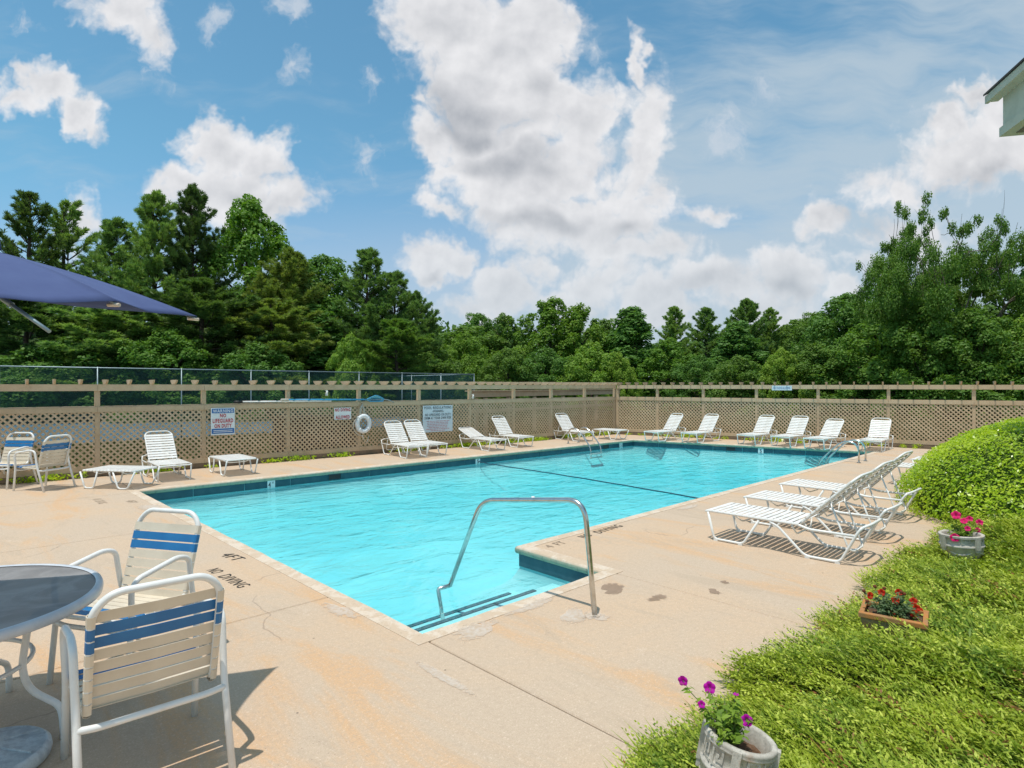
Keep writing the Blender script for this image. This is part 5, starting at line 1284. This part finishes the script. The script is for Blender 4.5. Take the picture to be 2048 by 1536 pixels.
# ------------------------------------------------------------------ juniper bed
def edge_y(x): return 1.60+.07*math.sin(x*2.1)+.06*math.sin(x*5.3+1)+.03*math.sin(x*11)
def jz(x, y):
    """height of the juniper canopy above the deck level"""
    d = edge_y_v(x)-y; l = (x-2.15)
    k = np.clip(d/.55, 0, 1)*np.clip(l/.4, 0, 1)
    return .03+.20*k**.6+.035*np.sin(x*3.1+y*1.7)*k+.03*np.sin(x*1.3-y*4.1)*k+.03*np.sin(x*7+y*6)*k
edge_y_v = lambda x: 1.60+.07*np.sin(x*2.1)+.06*np.sin(x*5.3+1)+.03*np.sin(x*11)
def juniper():
    r = np.random.default_rng(77); bed = thing('juniper_bed', None, None)
    bed['label'] = 'spreading juniper bed between the deck and the camera'; bed['category'] = 'ground cover'; bed['kind'] = 'stuff'
    N_ = 34000
    # denser near the camera
    x = 2.1+(r.uniform(0, 1, N_)**1.55)*10.5; y = r.uniform(-3.2, 1.72, N_)
    ok = (y < edge_y_v(x)) & (y > .62-.62*(x-2.1)/1.0*0+ (-(x-2.1)*.55) -.35) & (y > -3.2); x, y = x[ok], y[ok]
    # only where the bed can be seen
    Z = CH*x+SH*y; R = SH*x-CH*y; ok = (Z > 1.3) & (R < Z*1.45+.3) & (R > -.3); x, y = x[ok], y[ok]; m = len(x)
    z = jz(x, y)*r.uniform(.50, 1.12, m); dist = np.sqrt(x*x+y*y)
    ln = r.uniform(.10, .30, m)*np.clip(1.25-.0*dist, .8, 1.25); az = math.radians(104)+.45*np.sin(x*1.9+y*.7)+.3*np.sin(y*3.1-x)+r.normal(0, .38, m); el = r.uniform(-.05, .42, m)
    d = np.stack([np.cos(az)*np.cos(el), np.sin(az)*np.cos(el), np.sin(el)], 1)
    base = np.stack([x, y, z], 1)-d*(ln*.6)[:, None]; side = unit(np.cross(d, [0, 0, 1.0])); upv = np.cross(side, d)
    V = []; MI = []
    brown = r.uniform(0, 1, m) < .018*(1+1.5*(np.sin(x*2+y*3) > .5))
    K = 21; pale = r.uniform(0, 1, m) < .38
    for j in range(K):
        s = (j+.5)/K; sg = 1 if j % 2 else -1
        w = .34*(1-s*.75)*(0.4+1.4*min(1, s*3)); tip = (side*sg*w+d*(.30))
        tip = unit(tip+r.normal(0, .18, (m, 3))+upv*.10); l2 = (np.minimum(ln, .22)*(.27*(1-s)+.075))[:, None]
        p0 = base+d*(ln*s)[:, None]+upv*(ln*s*s*.18)[:, None]; nn = unit(upv+r.normal(0, .45, (m, 3))); b = np.cross(nn, tip); wd = (.0042+.0012*np.minimum(dist, 9))[:, None]*.78
        V.append(np.stack([p0, p0+tip*l2*.45+b*wd, p0+tip*l2, p0+tip*l2*.45-b*wd], 1)); MI.append(np.where(brown, 1, np.where((s > .72) & pale, 2, 0)))
    # the stem tip itself
    p0 = base+d*(ln*.55)[:, None]; b = side; V.append(np.stack([p0, p0+d*(ln*.3)[:, None]+b*.005, p0+d*(ln*.62)[:, None]+upv*(ln*.10)[:, None], p0+d*(ln*.3)[:, None]-b*.005], 1)); MI.append(brown)
    v = np.concatenate(V).reshape(-1, 3); mi = np.concatenate(MI).astype(int); f = np.arange(len(v)).reshape(-1, 4)
    o = link('sprays', fast_mesh('sprays', v, f, [M['juniper'], M['juniper_brown'], M['juniper_tip']], mi), bed); o['kind'] = 'stuff'
    # dark litter below
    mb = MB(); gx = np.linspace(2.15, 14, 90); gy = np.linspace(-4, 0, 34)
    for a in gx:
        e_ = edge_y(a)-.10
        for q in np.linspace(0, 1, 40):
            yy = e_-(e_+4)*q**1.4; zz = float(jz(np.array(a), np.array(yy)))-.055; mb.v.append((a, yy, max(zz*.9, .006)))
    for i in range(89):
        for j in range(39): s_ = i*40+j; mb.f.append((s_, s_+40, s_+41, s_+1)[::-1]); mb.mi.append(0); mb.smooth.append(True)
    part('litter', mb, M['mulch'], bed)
juniper()

# ------------------------------------------------------------------ planters
def rect_key(mb, x0, z0, w, h, y0, y1, wrap):
    """one Greek key motif from raised bars on a curved wall"""
    t_ = h*.13
    bars = [(0,0,w,t_),(0,h-t_,w*.86,t_),(0,0,t_,h),(w*.86-t_,h*.30,t_,h*.70),(w*.34,h*.30,w*.52,t_),(w*.34,h*.30,t_,h*.34),(w*.34,h*.52,w*.22,t_*1.1)]
    for (bx, bz, bw, bh) in bars:
        pts = []
        for yy in (y0, y1):
            for (px_, pz) in ((bx,bz),(bx+bw,bz),(bx+bw,bz+bh),(bx,bz+bh)): pts.append(wrap(x0+px_, z0+pz, yy))
        mb.add(pts, [(3,2,1,0),(4,5,6,7),(0,1,5,4),(1,2,6,5),(2,3,7,6),(3,0,4,7)])
def urn(label, loc, rad, H, tilt=(0,0), rz=0, posts=4):
    t = thing('urn_planter', label, 'planter', loc, rz); t.rotation_euler = (tilt[0], tilt[1], rz); s = rad/.17; S = M['stone']
    hb = H*.60
    prof = [(.0,.0),(rad*.55,0),(rad*.60,.012*s),(rad*.74,H*.16),(rad*.90,H*.36),(rad*.955,hb-.01*s),(rad*.99,hb-.006*s),(rad*.99,hb+.008*s),(rad*.935,hb+.012*s),(rad*.93,H*.90),(rad*.99,H*.905),(rad*1.01,H*.925),(rad*.985,H*.94),(rad*1.0,H*.955),(rad*1.0,H*.985),(rad*.95,H),(rad*.86,H*1.0),(rad*.82,H*.97),(rad*.80,H*.80),(rad*.80,H*.62)]
    mb = MB(); mb.lathe(prof, 56); part('bowl', mb, S, t)
    wrapf = lambda x, z, y: ((rad*.925+y)*math.cos(x/rad), (rad*.925+y)*math.sin(x/rad), z)
    arc = 2*PI*rad; nk = 12 if posts == 4 else 14; kw = arc/nk
    for k in range(nk):
        if k % (nk//4) == 0: continue
        mb = MB(); rect_key(mb, k*kw+.1*kw-kw*.5, hb+.028*s, kw*.88, H*.235, 0, .007*s, wrapf); part('key_relief', mb, S, t)
    for k in range(4):
        a = (k*(nk//4)*kw)/rad; mb = MB(); R3 = Matrix.Rotation(a, 3, 'Z')
        mb.box(R3 @ Vector((rad*.985, 0, hb+H*.16)), (.030*s,.040*s,H*.46), R3); mb.box(R3 @ Vector((rad*.97, 0, hb-H*.10)), (.026*s,.030*s,H*.14), R3); part('pilaster', mb, S, t)
        pts = []
        for q in np.linspace(.12, .88, 12):
            aa = a+q*(PI/2); zz = hb-.03*s-H*.16*math.sin(q*PI); rr4 = rad*(.74+.205*(zz-H*.16)/(hb-H*.16))+.006*s; pts.append((rr4*math.cos(aa), rr4*math.sin(aa), zz))
        mb = MB(); mb.tube(pts, [.006*s+.008*s*math.sin(i/11*PI)*(1.2 if i % 2 else .8) for i in range(12)], 7); part('swag', mb, S, t)
    mb = MB(); r5 = np.random.default_rng(3); K = 24; vs = [(0,0,H*.80+.01)]; 
    for ring in (.3,.6,.83):
        for k in range(K): a = 2*PI*k/K; vs.append((rad*ring*math.cos(a), rad*ring*math.sin(a), H*.79+r5.normal(0,.006)))
    fs = [(0,1+k,1+(k+1) % K) for k in range(K)]+[(1+q*K+k,1+(q+1)*K+k,1+(q+1)*K+(k+1) % K,1+q*K+(k+1) % K) for q in (0,1) for k in range(K)]
    mb.add(vs, fs, 0, True); part('soil', mb, M['soil'], t); return t
def flower(parent, p, n, rad, mat, seed, petals=5, name='flower'):
    r = np.random.default_rng(seed); n = Vector(n).normalized(); a = n.orthogonal().normalized(); b = n.cross(a); mb = MB(); N2 = petals*6
    vs = [tuple(Vector(p)-n*rad*.55)]
    for rg, hh in ((.45,.02),(.8,.14),(1.0,.10)):
        for k in range(N2):
            an = 2*PI*k/N2; w = 1-.16*(1-abs(math.cos(an*petals/2)))**1.5*rg; q = rad*rg*w
            vs.append(tuple(Vector(p)+a*q*math.cos(an)+b*q*math.sin(an)+n*(hh*rad+.10*rad*rg*math.cos(an*petals)+r.normal(0,.03)*rad*rg)))
    fs = [(0,1+k,1+(k+1) % N2) for k in range(N2)]+[(1+q*N2+k,1+(q+1)*N2+k,1+(q+1)*N2+(k+1) % N2,1+q*N2+(k+1) % N2) for q in (0,1) for k in range(N2)]
    mb.add(vs, fs, 0, True); return part(name, mb, M[mat], parent)
def plant(label, loc, stems, leafm, leaf, seed, height, spread, nst=14, lpw=14, cat='flowering plant', name='petunia_plant'):
    """stems: list of (tip offset, flower material or None, flower radius, face dir)"""
    r = np.random.default_rng(seed); t = thing(name, label, cat, loc); sm = MB(); LC = []; LN = []
    def stem(tip, thick=.0028):
        tip = np.array(tip); mid = tip*.5+np.array([r.normal(0,.02), r.normal(0,.02), .03]); pts = [np.zeros(3)+np.array([tip[0]*.1, tip[1]*.1, 0]), mid*.6, mid, tip*.8+r.normal(0,.006,3), tip]
        sm.tube(pts, [thick, thick, thick*.9, thick*.7, thick*.5], 5)
        for k in range(lpw):
            s = r.uniform(.15, .92); i0 = min(3, int(s*4)); fr = s*4-i0; q = pts[i0]*(1-fr)+pts[i0+1]*fr; a = r.uniform(0, 6.28)
            LC.append(q+np.array([math.cos(a), math.sin(a), r.uniform(-.2,.5)])*leaf*.9); LN.append(np.array([math.cos(a)*.5, math.sin(a)*.5, 1]))
    for tip, fm, fr_, fd in stems:
        stem(tip)
        if fm: flower(t, tip, fd, fr_, fm, r.integers(1000))
    for k in range(nst):
        a = r.uniform(0, 6.28); q = spread*r.uniform(.2, 1); stem((q*math.cos(a), q*math.sin(a), height*r.uniform(.35, .9)))
    part('stems', sm, M['stem'], t)
    LC = np.array(LC); LN = np.array(LN); v, f = leaf_quads(LC, LN, leaf, r, .42, .35, fold=.12); o = link('leaves', fast_mesh('leaves', v, f, M[leafm]), t); o['kind'] = 'stuff'; return t
def rz_off(dR, dZ, dz): p_ = cr(dR, dZ); return (p_.x, p_.y, dz)
# bottom urn, leaning a little
u1 = cr(.890, 2.507, .05)
urn('cast stone urn planter with Greek key band at the bottom edge of the photo', (u1.x, u1.y, .02), .144, .335, (0, 0), .35).matrix_world = Matrix.Translation((u1.x, u1.y, .02)) @ Matrix.Rotation(math.radians(11), 4, Vector((CH, SH, 0))) @ Matrix.Rotation(.35, 4, 'Z')
tocam = Vector((-u1.x, -u1.y, .9)).normalized()
plant('leggy petunia with purple flowers in the nearest stone urn', (u1.x, u1.y, .29),
      [(rz_off(-.150,.10,.235), 'magenta', .022, (tocam.x-.5, tocam.y, .1)), (rz_off(-.035,.10,.205), 'magenta', .026, tocam), (rz_off(-.095,.02,.175), 'magenta', .016, tocam), (rz_off(.075,-.03,.135), 'magenta', .024, tocam), (rz_off(.060,.05,.200), 'magenta', .013, (0,0,1))],
      'petunia_leaf', .021, 5, .22, .10, nst=20, lpw=20)
# terracotta trough
p_ = cr(2.456, 3.876, 0)
t = thing('trough_planter', 'rectangular terracotta trough planter with scroll relief standing in the juniper', 'planter', (p_.x, p_.y, .15), math.radians(-79.5)); 
wx, wy, hz = .18, .145, .20
mb = MB(); k = .80
def ringp(a, b, z): return [(-a,-b,z),(a,-b,z),(a,b,z),(-a,b,z)]
vs = ringp(wx*k,wy*k,0)+ringp(wx*.97,wy*.95,hz-.03)+ringp(wx*.84,wy*.72,hz-.035)+ringp(wx*.80,wy*.68,hz-.09)
mb.add(vs, [(3,2,1,0)]+[(q*4+i,q*4+(i+1)%4,(q+1)*4+(i+1)%4,(q+1)*4+i) for q in (0,2) for i in range(4)]); part('trough', mb, M['terracotta_side'], t)
mb = MB(); z0, z1 = hz-.032, hz
for (c, d) in (((0,-wy*.88,(z0+z1)/2),(wx*2.06,wy*.26,z1-z0)),((0,wy*.88,(z0+z1)/2),(wx*2.06,wy*.26,z1-z0)),((-wx*.94,0,(z0+z1)/2),(wx*.16,wy*1.50-.004,z1-z0)),((wx*.94,0,(z0+z1)/2),(wx*.16,wy*1.50-.004,z1-z0))): mb.box(c, d)
o = part('rim', mb, M['terracotta'], t); bv = o.modifiers.new('bevel', 'BEVEL'); bv.width = .005; bv.segments = 2
for s in (-1, 1):
    mb = MB(); pts = []
    for q in np.linspace(0, 1, 30):
        a = q*4.2*PI*.8; rr6 = .042*(1-q*.8); pts.append((s*(.085-rr6*math.cos(a)), -wy*(.90-.08*(1-.45))-.004, .085+rr6*math.sin(a)))
    mb.tube(pts, .006, 6); mb.tube([(s*.045,-wy*.885,.05),(s*.02,-wy*.90,.10),(s*.035,-wy*.93,.13)], .006, 6); part('scroll', mb, M['terracotta_side'], t)
mb = MB(); mb.add(ringp(wx*.83, wy*.71, hz-.045), [(0,1,2,3)]); part('soil', mb, M['soil'], t)
r7 = np.random.default_rng(4)
for k in range(26):
    mb = MB(); a = r7.uniform(.004, .010); x, y = r7.uniform(-wx*.75, wx*.75), r7.uniform(-wy*.6, wy*.6)
    mb.lathe([(0,a*.7),(a*.8,a*.4),(a,0),(a*.6,-a*.4),(0,-a*.4)], 7, (x,y,hz-.040)); part('pebble', mb, M['pebble'], t)
st = []
r8 = np.random.default_rng(6)
tc_ = Vector((-p_.x, -p_.y, 1.2)).normalized()
for (du, dv, k) in ((-22,-52,'red'),(20,-46,'red'),(58,-40,'red'),(8,-28,'red'),(44,-26,'red'),(-8,-66,None),(10,-62,None),(30,-60,None),(-28,-58,None),(36,-54,'red'),(66,-24,'red'),(-2,-40,None),(48,-50,None),(-30,-44,None),(24,-64,None),(-14,-48,'red'),(30,-38,'red'),(2,-56,'red'),(52,-34,'red')):
    off = rz_off((du-18)/1205*4.4*1.0, r8.uniform(-.05,.07), (-dv-10)/1205*4.4*.95); st.append((off, k, .024 if k else 0, (tc_.x+r8.normal(0,.3), tc_.y+r8.normal(0,.3), tc_.z)))
pl2 = plant('red gaillardia like flowers with spent brown heads in the terracotta trough', (p_.x, p_.y, .15+hz-.05), st, 'grey_leaf', .017, 8, .13, .13, nst=40, lpw=17, name='red_flower_plant')
for (off, k, _, _) in st:
    if k is None:
        mb = MB(); mb.lathe([(0,.012),(.009,.008),(.012,0),(.008,-.008),(0,-.010)], 8, off); part('seed_head', mb, M['seed'], pl2)
# far urn with pink petunias
p_ = cr(4.32, 5.78, 0)
urn('cast stone urn planter with swags standing in the juniper below the hedge', (p_.x, p_.y, .13), .182, .255, (-.03,.03), .9, posts=4)
tc_ = Vector((-p_.x, -p_.y, 3)).normalized()
pl3 = plant('hot pink petunias in the farther stone urn', (p_.x, p_.y, .33),
      [(rz_off(-.06,.0,.23), 'pink', .042, tc_), (rz_off(.03,.02,.17), 'pink', .034, (tc_.x, tc_.y, .9)), (rz_off(.10,.04,.185), 'pink', .030, tc_), (rz_off(.165,.0,.16), 'pink', .032, tc_), (rz_off(-.01,-.08,.12), 'pink', .026, tc_), (rz_off(.07,-.10,.11), 'pink', .024, tc_), (rz_off(-.145,-.10,.04), 'pink', .040, (tc_.x, tc_.y, .2))],
      'petunia_leaf', .018, 12, .15, .16, nst=34, lpw=11)
